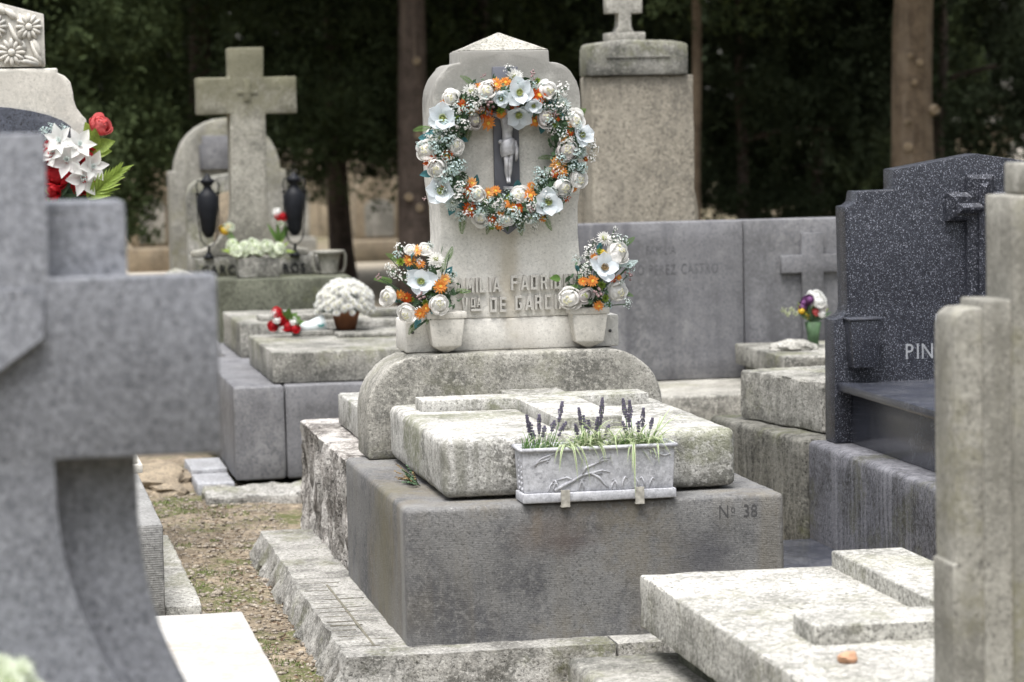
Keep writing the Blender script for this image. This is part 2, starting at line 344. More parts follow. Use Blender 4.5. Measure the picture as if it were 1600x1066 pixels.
def cup_petal(mb, R, az, dphi, th0, th1, flare=.1, n=7, m=6, mi=0):
    vs = []; jit = random.uniform(.95, 1.05); jj = random.uniform(-.5, 2.6); pz = random.random()*6
    for i in range(n+1):
        t = i/n; th = th0+(th1-th0)*t; r = R*jit*(1+(flare+.05*jj)*max(0, t-.55)**2*7)
        wp = dphi*(.35+.65*math.sin(PI*min(1, .12+.75*t)))
        for j in range(m+1):
            s = j/m*2-1; ph = az+wp*s; ed = 1-.05*s*s
            vs.append((r*ed*math.sin(th)*math.cos(ph), r*ed*math.sin(th)*math.sin(ph), -r*math.cos(th)-.10*R*s*s*t+.03*R*math.sin(5*s+pz)*t*t))
    fs = [(i*(m+1)+j, i*(m+1)+j+1, (i+1)*(m+1)+j+1, (i+1)*(m+1)+j) for i in range(n) for j in range(m)]
    mb.add(vs, fs, mi)
def m_peony(k):
    random.seed(100+k); p = MB(); a0 = random.random()*6
    for i in range(5): cup_petal(p, 1.0, 2*PI*i/5+a0+.35*random.random(), .86, .6, 1.65+.4*random.random(), .08)
    for i in range(4): cup_petal(p, .93, 2*PI*i/4+a0+.8+.5*random.random(), .85, .8, 2.0+.35*random.random(), .04)
    for i in range(3): cup_petal(p, .86, 2*PI*i/3+a0+random.random(), .85, 1.0, 2.2+.3*random.random(), .0)
    p.ball((.1*math.cos(a0), .1*math.sin(a0), -.08), .76, 10, 7)
    p.v = [(x, y*.95, z*.85) for x, y, z in p.v]
    c = MB()
    for i in range(20):
        a = random.random()*6.28; r = .36*math.sqrt(random.random()); ox, oy = .14*math.cos(a0), .14*math.sin(a0)
        c.tube([(r*math.cos(a)+ox, r*math.sin(a)+oy, .38), (r*1.1*math.cos(a)+ox, r*1.1*math.sin(a)+oy, .54+.07*random.random())], [.05, .075], 4)
    return p.mesh('peony', True), c.mesh('peony_heart')
def m_lily(k):
    random.seed(200+k); p = MB()
    for i in range(6):
        petal(p, 1.0, .98 if i % 2 == 0 else .86, .14, -.16+.16*random.random(), rad(36+(8 if i % 2 else 0)+random.uniform(-9, 12)), 2*PI*i/6+random.uniform(-.08, .08), 8, 6, 1.15, base=.04, z0=-.25+.03*(i % 2), sharp=.72, wave=.02)
    c = MB(); c.ball((0, 0, -.08), .15, 8, 5, sq=(1, 1, 1.1))
    for i in range(16):
        a = 2*PI*i/16; c.tube([(.05*math.cos(a), .05*math.sin(a), -.1), (.2*math.cos(a), .2*math.sin(a), .14+.05*random.random())], [.02, .03], 4)
    return p.mesh('lily', True), c.mesh('lily_heart')
def m_star(k):
    random.seed(250+k); p = MB()
    for i in range(6):
        petal(p, 1.05, .70 if i % 2 else .58, .16, -.38+.1*random.random(), rad(40+random.uniform(-8, 10)), 2*PI*i/6, 8, 4, .9, base=.06, z0=-.25+.03*(i % 2), sharp=1.0)
    c = MB()
    for i in range(7):
        a = 2*PI*i/7; c.tube([(.02*math.cos(a), .02*math.sin(a), -.2), (.14*math.cos(a), .14*math.sin(a), .3)], [.02, .035], 4)
    return p.mesh('star_lily', True), c.mesh('star_lily_heart')
def m_daisy(k):
    random.seed(300+k); p = MB()
    for L, nn, tl in ((1, 15, 12), (.8, 13, 30), (.55, 10, 52)):
        for i in range(nn):
            petal(p, L*random.uniform(.85, 1.05), .27, .25, -.12, rad(tl+random.uniform(-8, 8)), 2*PI*i/nn+random.uniform(-.1, .1), 4, 2, .9, z0=-.1, sharp=.6)
    c = MB(); c.lathe([(.02, -.1), (.3, -.08), (.27, .13), (.14, .21), (.01, .2)], 12)
    return p.mesh('daisy', True), c.mesh('daisy_heart')
def m_mum(k):
    random.seed(400+k); p = MB()
    for ring, (tl, nn, L) in enumerate(((-5, 16, 1), (18, 15, .97), (38, 13, .93), (58, 10, .9), (75, 6, .85))):
        for i in range(nn):
            petal(p, L*random.uniform(.9, 1.05), .22, .35, .06, rad(tl+random.uniform(-6, 6)), 2*PI*i/nn+ring*.3, 3, 2, .9, base=.02, z0=-.3, sharp=.6)
    c = MB(); c.ball((0, 0, -.1), .35, 8, 5)
    return p.mesh('chrysanthemum', True), c.mesh('chrysanthemum_heart')
def m_sprig(k):
    """head of tiny four-petalled florets on wiry stalks"""
    random.seed(500+k); p = MB(); c = MB()
    for i in range(26):
        d = Vector((random.gauss(0, 1), random.gauss(0, 1), abs(random.gauss(0, 1))+.15)).normalized()
        q = d*random.uniform(.6, 1.1)
        c.tube([(0, 0, -.2), q*.6+Vector((0, 0, -.05)), q], .022, 3)
        Mx = Matrix.Translation(q) @ d.to_track_quat('Z', 'Y').to_matrix().to_4x4() @ Matrix.Scale(random.uniform(.16, .24), 4)
        t = MB()
        for a in range(4): petal(t, 1, .85, .1, .1, rad(22), 2*PI*a/4, 2, 2, .8)
        p.add(t.v, t.f, 0, Mx)
    return p.mesh('sprig', True), c.mesh('sprig_stalks')
def m_berries(k):
    random.seed(600+k); p = MB(); c = MB()
    for i in range(8):
        d = Vector((random.gauss(0, 1), random.gauss(0, 1), abs(random.gauss(0, .8))+.3)).normalized()
        q = d*random.uniform(.5, 1); p.ball(q, .24, 8, 5); p.ball(q+d*.2, .09, 6, 3)
        c.tube([(0, 0, -.3), q], .03, 3)
    return p.mesh('berry_cluster', True), c.mesh('berry_stalks')
def m_succ(k):
    random.seed(650+k); p = MB()
    for tl, nn, L in ((10, 7, 1), (35, 6, .85), (60, 5, .65)):
        for i in range(nn): petal(p, L, .55, .25, .1, rad(tl), 2*PI*i/nn+tl, 4, 2, .9)
    c = MB(); c.ball((0, 0, .1), .2, 6, 4)
    return p.mesh('succulent', True), c.mesh('succulent_heart')
def m_leaf(k):
    random.seed(700+k); p = MB(); petal(p, 1, .62, .16, random.uniform(-.25, .15), rad(random.uniform(5, 20)), 0, 7, 4, .8, wave=.02)
    return p.mesh('leaf', True), None
def m_blade(k):
    random.seed(750+k); p = MB(); petal(p, 1, .20, .22, random.uniform(-.35, -.1), rad(random.uniform(5, 20)), 0, 8, 2, .75)
    return p.mesh('blade', True), None
def m_fern(k):
    random.seed(800+k); p = MB(); n = 15
    cv = lambda t: Vector((.10*math.sin(2*t), t, .10*t-.22*t*t))
    p.tube([cv(i/8) for i in range(9)], [.014*(1-i/10) for i in range(9)], 4)
    for i in range(1, n):
        t = i/n; w = .22*math.sin(PI*(.12+.85*t)**.8)+.02
        for sgn in (-1, 1):
            t2 = MB(); petal(t2, w, .05, .1, -.15, 0, 0, 3, 2, .7)
            p.add(t2.v, t2.f, 0, Matrix.Translation(cv(t)) @ Matrix.Rotation(-sgn*rad(62), 4, 'Z') @ Matrix.Rotation(rad(8), 4, 'X'))
    return p.mesh('fern', True), None
LIB = {k: [f(i) for i in range(5 if k in ('peony', 'lily') else 3)] for k, f in dict(peony=m_peony, lily=m_lily, star=m_star, daisy=m_daisy, mum=m_mum, sprig=m_sprig, berries=m_berries, succ=m_succ, leaf=m_leaf, blade=m_blade, fern=m_fern).items()}
random.seed(11)
NAMES = dict(peony=('peony', 'flower_heart'), lily=('lily', 'flower_heart'), star=('lily', 'flower_heart'), daisy=('daisy', 'flower_heart'), mum=('chrysanthemum', 'flower_heart'), sprig=('floret_sprig', 'stalks'), berries=('berry_cluster', 'stalks'), succ=('succulent_rosette', 'flower_heart'), leaf=('leaf', ''), blade=('leaf', ''), fern=('fern_frond', ''))
CACHE = {}
def with_mat(me, mat):
    key = (me.name, mat.name)
    if key not in CACHE:
        c = me.copy(); c.materials.clear(); c.materials.append(mat); CACHE[key] = c
    return CACHE[key]
def flower(kind, pos, r, d, mat, cmat, parent, spin=None, upv=None):
    """one flower as a part with its heart as a sub-part; pos in scene coordinates, d the way it faces"""
    me, ce = random.choice(LIB[kind]); d = Vector(d).normalized()
    q = d.to_track_quat('Z', 'Y').to_matrix().to_4x4() @ Matrix.Rotation(random.random()*6.28 if spin is None else spin, 4, 'Z')
    if upv is not None:      # leaf: Y along upv, Z along d
        yv = Vector(upv).normalized(); zv = (d-yv*d.dot(yv)).normalized(); xv = yv.cross(zv)
        q = Matrix((xv, yv, zv)).transposed().to_4x4()
    o = link(NAMES[kind][0], with_mat(me, mat), mat, parent)
    o.matrix_local = Matrix.Translation(Vector(pos)-base_of(parent)) @ q @ Matrix.Diagonal((r*random.uniform(.9, 1.1), r*random.uniform(.9, 1.1), r*random.uniform(.85, 1.1), 1))
    if ce is not None:
        c = link(NAMES[kind][1], with_mat(ce, cmat), cmat, o)
    return o
def leaf_mass(n, fn, smin, smax, asp=.5):
    """n small leaves spread by fn() -> position, one mesh (vectorised)"""
    P = fn(n); A = rng.normal(size=(n, 3)); A /= np.linalg.norm(A, axis=1)[:, None]
    B = np.cross(A, rng.normal(size=(n, 3))); B /= np.linalg.norm(B, axis=1)[:, None]
    s = rng.uniform(smin, smax, n)[:, None] if np.isscalar(smin) else (smin+(smax-smin)*rng.random(n))[:, None]
    V = np.stack([P-A*s, P+B*s*asp, P+A*s, P-B*s*asp], 1).reshape(-1, 3)
    return V, np.arange(4*n).reshape(-1, 4)
def np_mesh(name, V, F):
    me = bpy.data.meshes.new(name); me.vertices.add(len(V)); me.vertices.foreach_set('co', V.astype(np.float32).ravel())
    k = F.shape[1]; me.loops.add(F.size); me.loops.foreach_set('vertex_index', F.astype(np.int32).ravel())
    me.polygons.add(len(F)); me.polygons.foreach_set('loop_start', np.arange(0, F.size, k, dtype=np.int32)); me.polygons.foreach_set('loop_total', np.full(len(F), k, dtype=np.int32))
    me.update(calc_edges=True); return me

# ================================================================== THE SETTING
def axis(lo, hi, fine, outer):
    a = list(np.arange(lo, hi+1e-6, fine)); step = fine; x = hi
    while x < outer: step *= 1.35; x += step; a.append(x)
    step = fine; x = lo; pre = []
    while x > -outer: step *= 1.35; x -= step; pre.append(x)
    return np.array(pre[::-1]+a)
def ground_height(x, y):
    p = Vector((x, y, 0))
    k = .014*noise.noise(p*1.3)+.010*noise.noise(p*5+Vector((3, 1, 7)))+.005*noise.noise(p*17)
    if -1.0 < x < .3 and -2 < y < 7: k += .006*noise.noise(p*38)
    return k-.012
gx = axis(-1.1, 1.9, .03, 900); gy = axis(-1.5, 6.0, .03, 900)
GX, GY = np.meshgrid(gx, gy); nx, ny = len(gx), len(gy)
GZ = np.array([ground_height(a, b) if abs(a) < 60 and abs(b) < 60 else -.012 for a, b in zip(GX.ravel(), GY.ravel())])
idx = np.arange(nx*ny).reshape(ny, nx)
GF = np.stack([idx[:-1, :-1], idx[:-1, 1:], idx[1:, 1:], idx[1:, :-1]], -1).reshape(-1, 4)
gme = np_mesh('ground', np.stack([GX.ravel(), GY.ravel(), GZ], 1), GF)
gme.polygons.foreach_set('use_smooth', [True]*len(gme.polygons))
M_ground = stone('gravelly_earth', (.25, .205, .15), (.15, .12, .085), 2.2, blot=((.085, .065, .045), .7, 3.2), mthr=.465, moss=((.07, .085, .022), .9, 2.6), speck=((.44, .40, .34), .8, 45), bump=.9, grain=70, fine=.3, rough=.95)
tag(link('ground', gme, M_ground), kind='structure')
M_path = stone('pale_sandy_path', (.52, .45, .35), (.43, .37, .28), 1, bump=.3, fine=.1)
pm = MB(); pm.box(-30, 60, 17.6, 26.5, -.02, .03); tag(pm.build('path', M_path), kind='structure')

# pebbles and grass on the strip between the graves: nobody could count them
def icorock(seed):
    bm = bmesh.new(); bmesh.ops.create_icosphere(bm, subdivisions=1, radius=1)
    for v in bm.verts: v.co *= 1+.35*noise.noise(v.co*1.7+Vector((seed, seed, 0)))
    vs = np.array([v.co[:] for v in bm.verts]); fs = np.array([[v.index for v in f.verts] for f in bm.faces]); bm.free(); return vs, fs
rv, rf = icorock(3.1); N = 7500
V = []; F = []
xs = rng.uniform(-.75, .02, N); ys = -1.2+7.0*rng.random(N)**1.0
for i in range(N):
    s = .003+.009*rng.random()**4
    if rng.random() < .006: s = rng.uniform(.014, .024)
    a = rng.random()*6.28; ca, sa = math.cos(a), math.sin(a)
    q = rv*[s*1.3, s, s*.65]; q = np.stack([q[:, 0]*ca-q[:, 1]*sa, q[:, 0]*sa+q[:, 1]*ca, q[:, 2]], 1)
    V.append(q+[xs[i], ys[i], ground_height(xs[i], ys[i])+s*.25]); F.append(rf+i*len(rv))
M_peb = stone('loose_gravel', (.36, .32, .265), (.19, .16, .13), 30, bump=.3, fine=.2)
tag(link('gravel', np_mesh('gravel', np.concatenate(V), np.concatenate(F)), M_peb), 'loose gravel and crumbs of stone strewn over the bare earth', 'gravel', kind='stuff')
def grass(name, n, fn, h, label):
    V = np.zeros((n, 3, 3)); 
    P = fn(n)
    for i in range(n):
        x, y = P[i]; z = ground_height(x, y); a = rng.random()*6.28; hh = h*rng.uniform(.4, 1); w = .0022
        V[i, 0] = (x-w*math.cos(a), y-w*math.sin(a), z); V[i, 1] = (x+w*math.cos(a), y+w*math.sin(a), z)
        V[i, 2] = (x+rng.normal()*hh*.5, y+rng.normal()*hh*.5, z+hh)
    o = link(name, np_mesh(name, V.reshape(-1, 3), np.arange(3*n).reshape(-1, 3)), plain('ground_grass', (.11, .15, .04), .7, .35, 9)); tag(o, label, 'grass', kind='stuff')
def gfn(n):
    out = []
    while len(out) < n:
        x = rng.uniform(-.72, -.1); y = rng.uniform(-1.3, 4.6)
        k = noise.noise(Vector((x*2.6, y*1.5, 4)))+.5*noise.noise(Vector((x*9, y*6, 1)))
        if k > (.12 if 3.0 < y < 4.1 else (-.05 if y < 1.2 else .35)): out.append((x, y))
    return np.array(out)
grass('grass', 7500, gfn, .016, 'short grass and moss in patches on the earth between the graves')

def litter_fn(n):
    x = np.concatenate([rng.normal(-.27, .05, n//2), rng.uniform(-.68, -.2, n-n//2)]); y = rng.uniform(-1.2, 4.4, n)
    return np.stack([x, y, np.array([ground_height(a, b)+.004 for a, b in zip(x, y)])], 1)
V, F = leaf_mass(900, litter_fn, .006, .016, .4); V[:, 2] = np.maximum(V[:, 2]*.4, -.01)
tag(link('leaf_litter', np_mesh('leaf_litter', V, F), plain('dead_leaf', (.10, .065, .04), .9, .5, 9)), 'dead leaves and twigs blown against the kerb', 'leaf litter', kind='stuff')

# ------------------------------------------------------------------ trees behind
M_leaf = []
for i, c in enumerate(((.046, .062, .030), (.058, .078, .034), (.028, .037, .020))):
    M_leaf.append(plain('conifer_foliage_%d' % i, c, .9, .55, 2.2, spec=.08))
M_bark = stone('conifer_bark', (.13, .10, .085), (.08, .062, .053), 9, blot=((.045, .033, .027), .8, 8), streak=((.24, .19, .155), .6, 26), bump=.9, fine=.2)
M_bark_pale = stone('peeling_bark', (.20, .15, .105), (.135, .10, .07), 7, blot=((.07, .05, .036), .7, 7), streak=((.27, .22, .17), .5, 20), bump=.7, fine=.15)
def trunk_mesh(r0, h, lean=0, seed=0):
    t = MB(); n = 22; pts = []; rr = []
    for i in range(n+1):
        k = i/n; z = h*k
        pts.append((.07*noise.noise(Vector((seed, z*.6, 0)))+lean*z, .07*noise.noise(Vector((0, z*.6, seed))), z))
        rr.append(r0*(1-.75*k)*(1+.45*math.exp(-z*3.2))*(1+.06*noise.noise(Vector((z*2.5, seed, 3)))))
    t.tube(pts, rr, 14); return t, pts, rr
def tree(name, label, x, y, r0, h, crown_r, z_low, nlow, nhigh, mi=0, kind='cypress', group=None, bark=None, leaf=.038, branches=3, zvis=3.6):
    t = thing(name, label, 'tree', (x, y, -.05), group)
    tm, pts, rr = trunk_mesh(r0, h, 0, x*1.3+y)
    tr = link('trunk', tm.mesh('trunk', True), bark or M_bark, t)
    for i in range(branches):
        zb = random.uniform(max(.6, z_low*.8), zvis+1.5); a = random.random()*6.28; L = crown_r*random.uniform(.5, .95)
        b = MB(); p0 = Vector((0, 0, zb)); d = Vector((math.cos(a), math.sin(a), .25))
        b.tube([p0, p0+d*L*.5, p0+d*L+Vector((0, 0, -.15*L))], [.035, .022, .008], 6); link('limb', b.mesh('limb', True), bark or M_bark, t)
    sd = random.random()*90
    def fn_zone(z0, z1):
        def fn(n):
            m = n*3; z = rng.uniform(z0, z1, m); a = rng.uniform(0, 6.283, m)
            k = (z-z_low)/(h-z_low)
            prof = crown_r*np.clip((1-k)**.75, .05, 1)*np.clip((z-z_low+.25)/.9, .35, 1)
            if kind == 'pine': prof = crown_r*np.clip(1.15*np.sqrt(np.clip(1-k*k, .02, 1)), .1, 1)
            u = rng.random(m); r = prof*np.where(u < .75, np.sqrt(rng.uniform(.45, 1.0, m)), np.sqrt(rng.random(m)))
            # clumps: keep leaves where a noise field is high, so that gaps and dark hollows stay
            pts = np.stack([r*np.cos(a), r*np.sin(a), z], 1)
            kk = np.array([noise.noise(Vector((p[0]*1.7+sd, p[1]*1.7, p[2]*1.25)))+.6*noise.noise(Vector((p[0]*4, p[1]*4+sd, p[2]*3.2))) for p in pts])
            pts = pts[np.argsort(-kk+rng.normal(0, .12, m))[:n]]
            pts[:, 2] -= (.10*np.hypot(pts[:, 0], pts[:, 1])) if kind == 'pine' else 0
            return pts
        return fn
    V1, F1 = leaf_mass(nlow, fn_zone(z_low, zvis), leaf*.55, leaf*1.3, .36)
    V2, F2 = leaf_mass(nhigh, fn_zone(zvis, h), .22, .42, .45)
    link('crown', np_mesh('crown', np.concatenate([V1, V2]), np.concatenate([F1, F2+len(V1)])), M_leaf[mi], t)
    return t
def knot(t, x, y, z, r, axis_d):
    """pruned branch scar: raised ring round a pale disc"""
    m = MB(); Mx = Matrix.Translation((x, y, z)) @ Vector(axis_d).to_track_quat('Z', 'Y').to_matrix().to_4x4()
    m.lathe([(r*1.35, -.03), (r*1.3, .005), (r*1.05, .022), (r*.85, .015), (r*.8, .004), (r*.45, .006), (r*.35, .014), (r*.01, .014)], 16, 0, Mx)
    m.v = [(a-t.location.x, b-t.location.y, c-t.location.z) for a, b, c in m.v]
    link('pruning_scar', m.mesh('pruning_scar', True), M_knot, t)
M_knot = plain('pale_heartwood', (.34, .27, .19), .8, .35, 30)
GT = 'conifers behind the graves'
t1 = tree('conifer_tree', 'conifer with straight reddish-brown trunk left of the flower wreath', 2.72, 17.6, .155, 11, 2.4, 3.3, 3000, 2600, 0, 'pine', GT, branches=0, zvis=4)
for z, s in ((1.62, 1), (1.05, -1), (2.3, 1), (.95, 1)): knot(t1, 2.72-.03+.05*s, 17.6-.16, z, .028, (-.2, -1, 0))
t2 = tree('conifer_tree', 'thick pale-barked trunk with round pruning scars behind dark granite headstone', 6.36, 14.0, .20, 11, 2.4, 2.9, 3000, 2600, 1, 'pine', GT, M_bark_pale, branches=0, zvis=4)
for dx, z, r in ((.17, 1.75, .034), (-.075, 1.45, .03), (-.075, 1.66, .02), (-.02, 1.98, .018), (-.05, 2.2, .018), (.03, 2.14, .02)): knot(t2, 6.36+dx-.04, 14-.195+abs(dx)*.35, z, r, (dx*4-.2, -1, 0))
tree('conifer_tree', 'slim trunk with low drooping foliage between stone cross and wreath', 2.5, 21.5, .125, 10, 2.8, 1.15, 40800, 2200, 1, 'pine', GT, branches=5)
tree('conifer_tree', 'bushy dark conifer directly behind the large stone cross', .95, 20.0, .13, 10, 2.5, 1.6, 40800, 2200, 0, 'pine', GT, branches=5)
tree('conifer_tree', 'dense conifer behind the carved daisy headstone', -1.3, 17.5, .14, 10, 1.9, .95, 40800, 2200, 1, 'pine', GT)
tree('conifer_tree', 'slender trunk just right of the pebbled stele', 5.07, 16.2, .055, 8, 1.0, 2.6, 1500, 1200, 1, 'pine', GT, M_bark_pale, branches=2)
tree('cypress_tree', 'dense dark cypress right of the pebbled stele', 6.05, 18.3, .06, 10, 1.35, .55, 40800, 1800, 2, 'cypress', GT)
tree('cypress_tree', 'dark cypress right of the thick pale-barked trunk', 8.05, 18.2, .06, 10, 1.3, .45, 33600, 1800, 2, 'cypress', GT)
tree('cypress_tree', 'dark cypress directly behind the thick pale-barked trunk', 7.2, 19.5, .06, 10, 1.3, .5, 28800, 1800, 0, 'cypress', GT)
tree('cypress_tree', 'green cypress between the thick pale-barked trunk and the domed mausoleum', 9.05, 22.0, .06, 10, .95, .4, 16000, 1800, 1, 'cypress', GT)
tree('conifer_tree', 'shaded conifer seen between wreath and pebbled stele', 4.2, 22.5, .14, 10, 2.4, 1.4, 33600, 2200, 2, 'pine', GT, branches=5)
def far_fn(n):
    x = rng.uniform(-16, 34, n); z = rng.uniform(.0, 9, n)**1.0
    y = 46+rng.uniform(0, 6, n)+2.5*np.sin(x*.7)
    return np.stack([x, y, z], 1)
V, F = leaf_mass(52000, far_fn, .16, .42, .5)
tag(link('far_wood', np_mesh('far_wood', V, F), M_leaf[2]), 'dark mass of conifers closing the view at the back', 'woodland', kind='stuff')

def grove_fn(n):  # unseen trees added to keep low sky light off upright faces
    a = rng.uniform(rad(118), rad(432), n)                  # all round except the view ahead
    r = rng.uniform(15, 21, n); z = 8*rng.random(n)*(.75+.25*np.sin(a*9))
    return np.stack([1+r*np.sin(a-rad(95)+rad(0)), -4+r*np.cos(a-rad(95)), z], 1)
V, F = leaf_mass(26000, grove_fn, .25, .6, .55)
keep = ~((V[::4, 1] > 3) & (V[::4, 0] > -4-(V[::4, 1])*.2) & (V[::4, 0] < 12))
F = F[keep]; used, inv = np.unique(F, return_inverse=True)
tag(link('sky_blocking_grove', np_mesh('sky_blocking_grove', V[used], inv.reshape(-1, 4)), M_leaf[1]), 'unseen belt of conifers added round the other sides to block low sky', 'woodland', kind='stuff')

# ------------------------------------------------------------------ graves far behind, under the trees
def gabled_stele(label, x, y, w, h, mat, d=.35, cap=True, group='distant graves under the trees', arch=True):
    t = thing('distant_grave', label, 'grave', (x, y, 0), group)
    block('plinth', x-w*.62, x+w*.62, y-.5, y+d, -.02, h*.22, mat, t, amp=.004, cut=.15)
    pr = [(x-w/2, h*.223), (x+w/2, h*.223), (x+w/2, h*.72), (x+w*.2, h*.97), (x, h), (x-w*.2, h*.97), (x-w/2, h*.72)]
    st = prism('stele', pr, y-.05, y+d*.8, mat, t, bevel=.012, amp=.003, cut=.12)
    if arch:
        pr = [(x-w*.3, h*.25)]+[(x+w*.3, h*.25)]+arc(x, h*.55, w*.3, 0, 180, 8, h*.08)
        prism('niche_panel', pr, y-.075, y-.053, S['beige_dirty'], t, bevel=0)
    if cap: block('cap_stone', x-w*.12, x+w*.12, y+.02, y+d*.6, h, h*1.07, mat, t, amp=0)
    return t
gabled_stele('dim ochre gabled gravestone left of the arched stele', .78, 26, .52, 1.42, S['sandstone'])
gabled_stele('ochre tombstone between slim trunk and reddish trunk', 3.75, 27.5, .62, 1.25, S['sandstone'], cap=False)
gabled_stele('small pale gravestone just right of the large stone cross', 2.05, 25.0, .34, 1.0, S['beige'], cap=False)
gabled_stele('low pale gravestone right of the black urn', 2.9, 29.5, .36, 1.15, S['beige_dirty'], arch=False)
gabled_stele('low ochre gravestone right of the pebbled stele', 6.0, 20.5, .26, 1.12, S['sandstone'], arch=False)
w = thing('distant_wall', 'low ochre cemetery wall far behind the trees', 'wall', (4, 36, 0))
for i in range(7):
    block('wall_block', -8+2.0*i, -8+2.0*i+1.985, 36, 36.4, -.02, 1.35+.05*random.random(), S['sandstone'], w, amp=.01, cut=.3)
# domed mausoleum, far right
t = thing('mausoleum', 'sandstone mausoleum with small dome and round arch at right edge', 'mausoleum', (12.1, 26, 0))
block('wall', 11.45, 12.9, 26, 27.4, -.02, 1.55, S['sandstone'], t, amp=.004, cut=.2)
block('cornice', 11.38, 12.97, 25.93, 27.47, 1.553, 1.66, S['beige_dirty'], t, amp=.003, cut=.2)
block('attic', 11.6, 12.75, 26.1, 27.3, 1.663, 1.93, S['sandstone'], t, amp=.003, cut=.2)
block('attic_cornice', 11.53, 12.82, 26.03, 27.37, 1.933, 2.0, S['beige_dirty'], t, amp=.003, cut=.2)
for xx in (11.72, 12.5):
    m = MB(); m.lathe([(.12, 2.003), (.13, 2.06), (.10, 2.15), (.05, 2.2), (.025, 2.22), (.035, 2.25), (.005, 2.28)], 14, 0, Matrix.Translation((xx, 26.25, 0))); m.build('finial', S['beige'], t, True)
pr = [(11.62, .3), (12.42, .3)]+arc(12.02, 1.15, .4, 0, 180, 14)
prism('arch_niche', pr, 25.96, 25.997, S['beige'], t, bevel=.004)
pr = arc(12.02, 1.15, .5, 0, 180, 16)+arc(12.02, 1.15, .42, 180, 0, 16)
prism('arch_moulding', pr, 25.93, 25.996, S['sandstone'], t, bevel=.004)

# ================================================================== MAIN GRAVE
ZT, ZB = .5226, .10
T = thing('family_tomb', 'grey ashlar tomb with pale rounded ledger slab, numbered 38 on its front', 'tomb', (.6, .7, 0))
base = block('base_block', 0, 1.2, 0, 1.4466, -.02, ZT, S['base'], T, bevel=.016, seg=3, amp=.0016, freq=7, cut=.05)
for o in text_part('N', .058, .986, -.0006, .452, M_engr, T, 'carved_number', .0006, .8): pass
text_part('o', .036, 1.026, -.0006, .468, M_engr, T, 'carved_number', .0006, .8)
text_part('_', .030, 1.027, -.0006, .462, M_engr, T, 'carved_number', .0006, .8)
text_part('38', .058, 1.066, -.0006, .452, M_engr, T, 'carved_number', .0006, .8)
block('slab_bed', .19, 1.04, .19, 1.29, ZT-.01, ZT+.012, S['concrete'], T, bevel=0, amp=0)
bm = bm_box(.142, 1.083, .134, 1.31, ZT+.010, .717)
bm.edges.ensure_lookup_table()
slab = solid('ledger_slab', bm, S['slab'], T, bevel=.026, seg=4, amp=.002, freq=12, cut=.035)
pr = [(.535, .265), (.745, .265), (.745, .99), (1.003, .99), (1.003, 1.155), (.745, 1.155), (.745, 1.303), (.535, 1.303), (.535, 1.155), (.212, 1.155), (.212, 1.01), (.535, 1.0)]
bm = bmesh.new(); A = [bm.verts.new((x, y, .712)) for x, y in pr]; B = [bm.verts.new((x, y, .757)) for x, y in pr]
bm.faces.new(A[::-1]); bm.faces.new(B)
for i in range(len(pr)): bm.faces.new((A[i], A[(i+1) % len(pr)], B[(i+1) % len(pr)], B[i]))
bmesh.ops.recalc_face_normals(bm, faces=bm.faces[:])
solid('relief_cross', bm, S['slab'], slab, bevel=.003, seg=2, amp=.0)
# split-rock footing behind the base
def rock_face(name, x0, x1, y0, y1, z0, z1, mat, parent, side_amp=.04):
    bm = bm_box(x0, x1, y0, y1, z0, z1); bmesh.ops.bevel(bm, geom=bm.edges[:], offset=.006, segments=1, affect='EDGES'); rough_mesh(bm, 0, 1, .022)
    bm.normal_update(); s = random.random()*40
    for v in bm.verts:
        k = 0
        if v.normal.x < -.3 or v.normal.y < -.5: 
            p = Vector((v.co.x*8, v.co.y*12, v.co.z*4))+Vector((s, s, s))
            k = side_amp*(noise.noise(p)+.6*noise.noise(p*2.7)+.3*noise.noise(p*6))-side_amp*.35
            if v.co.z > z1-.02: k *= .35
        else: k = .003*noise.noise(v.co*14)
        v.co += v.normal*k
    return solid(name, bm, mat, parent, bevel=0, amp=0)
rock_face('split_rock_footing', .004, 1.18, 1.452, 2.98, -.02, .508, S['rubble'], T)
block('rear_ledger', .135, 1.06, 1.60, 2.72, .512, .635, S['slab'], T, bevel=.006, amp=.002, cut=.06)
# kerb stones round the grave: hammered outer edge, tooled top
def kerb_stone(name, x0, x1, y0, y1, side, parent=T):
    """side: which outer side is hammered to a slope"""
    z0, z1 = -.04, ZB
    bm = bm_box(x0, x1, y0, y1, z0, z1); rough_mesh(bm, 0, 1, .018); bm.normal_update(); s = random.random()*30
    for v in bm.verts:
        t = (z1-v.co.z)/(z1-z0)
        n1 = noise.noise(Vector((v.co.x*11, v.co.y*11, v.co.z*9))+Vector((s, 0, 0)))+.6*noise.noise(v.co*31+Vector((s, 0, 3)))
        if side in ('w', 'ws') and v.co.x < x0+.005: v.co.x -= .05*t+.030*n1*(.3+t)
        if side in ('s', 'ws') and v.co.y < y0+.005: v.co.y -= .03*t+.026*n1*(.3+t)
        if v.co.z > z1-.001: v.co.z += .0025*noise.noise(v.co*13)-.010*max(0, noise.noise(v.co*5+Vector((s, s, s)))-.25)
    return solid(name, bm, S['kerb'], parent, bevel=0, amp=0)
K1 = kerb_stone('kerb_stone', -.195, .012, 1.42, 2.67, 'w'); K2 = kerb_stone('kerb_stone', -.205, .012, -.004, 1.412, 'w')
kerb_stone('kerb_stone', -.208, .62, -.135, -.006, 'ws'); kerb_stone('kerb_stone', .628, 1.30, -.14, -.006, 's'); kerb_stone('kerb_fill', .02, 1.18, -.005, .02, '')
kerb_stone('kerb_stone', 1.204, 1.33, -.004, 1.4, 's')
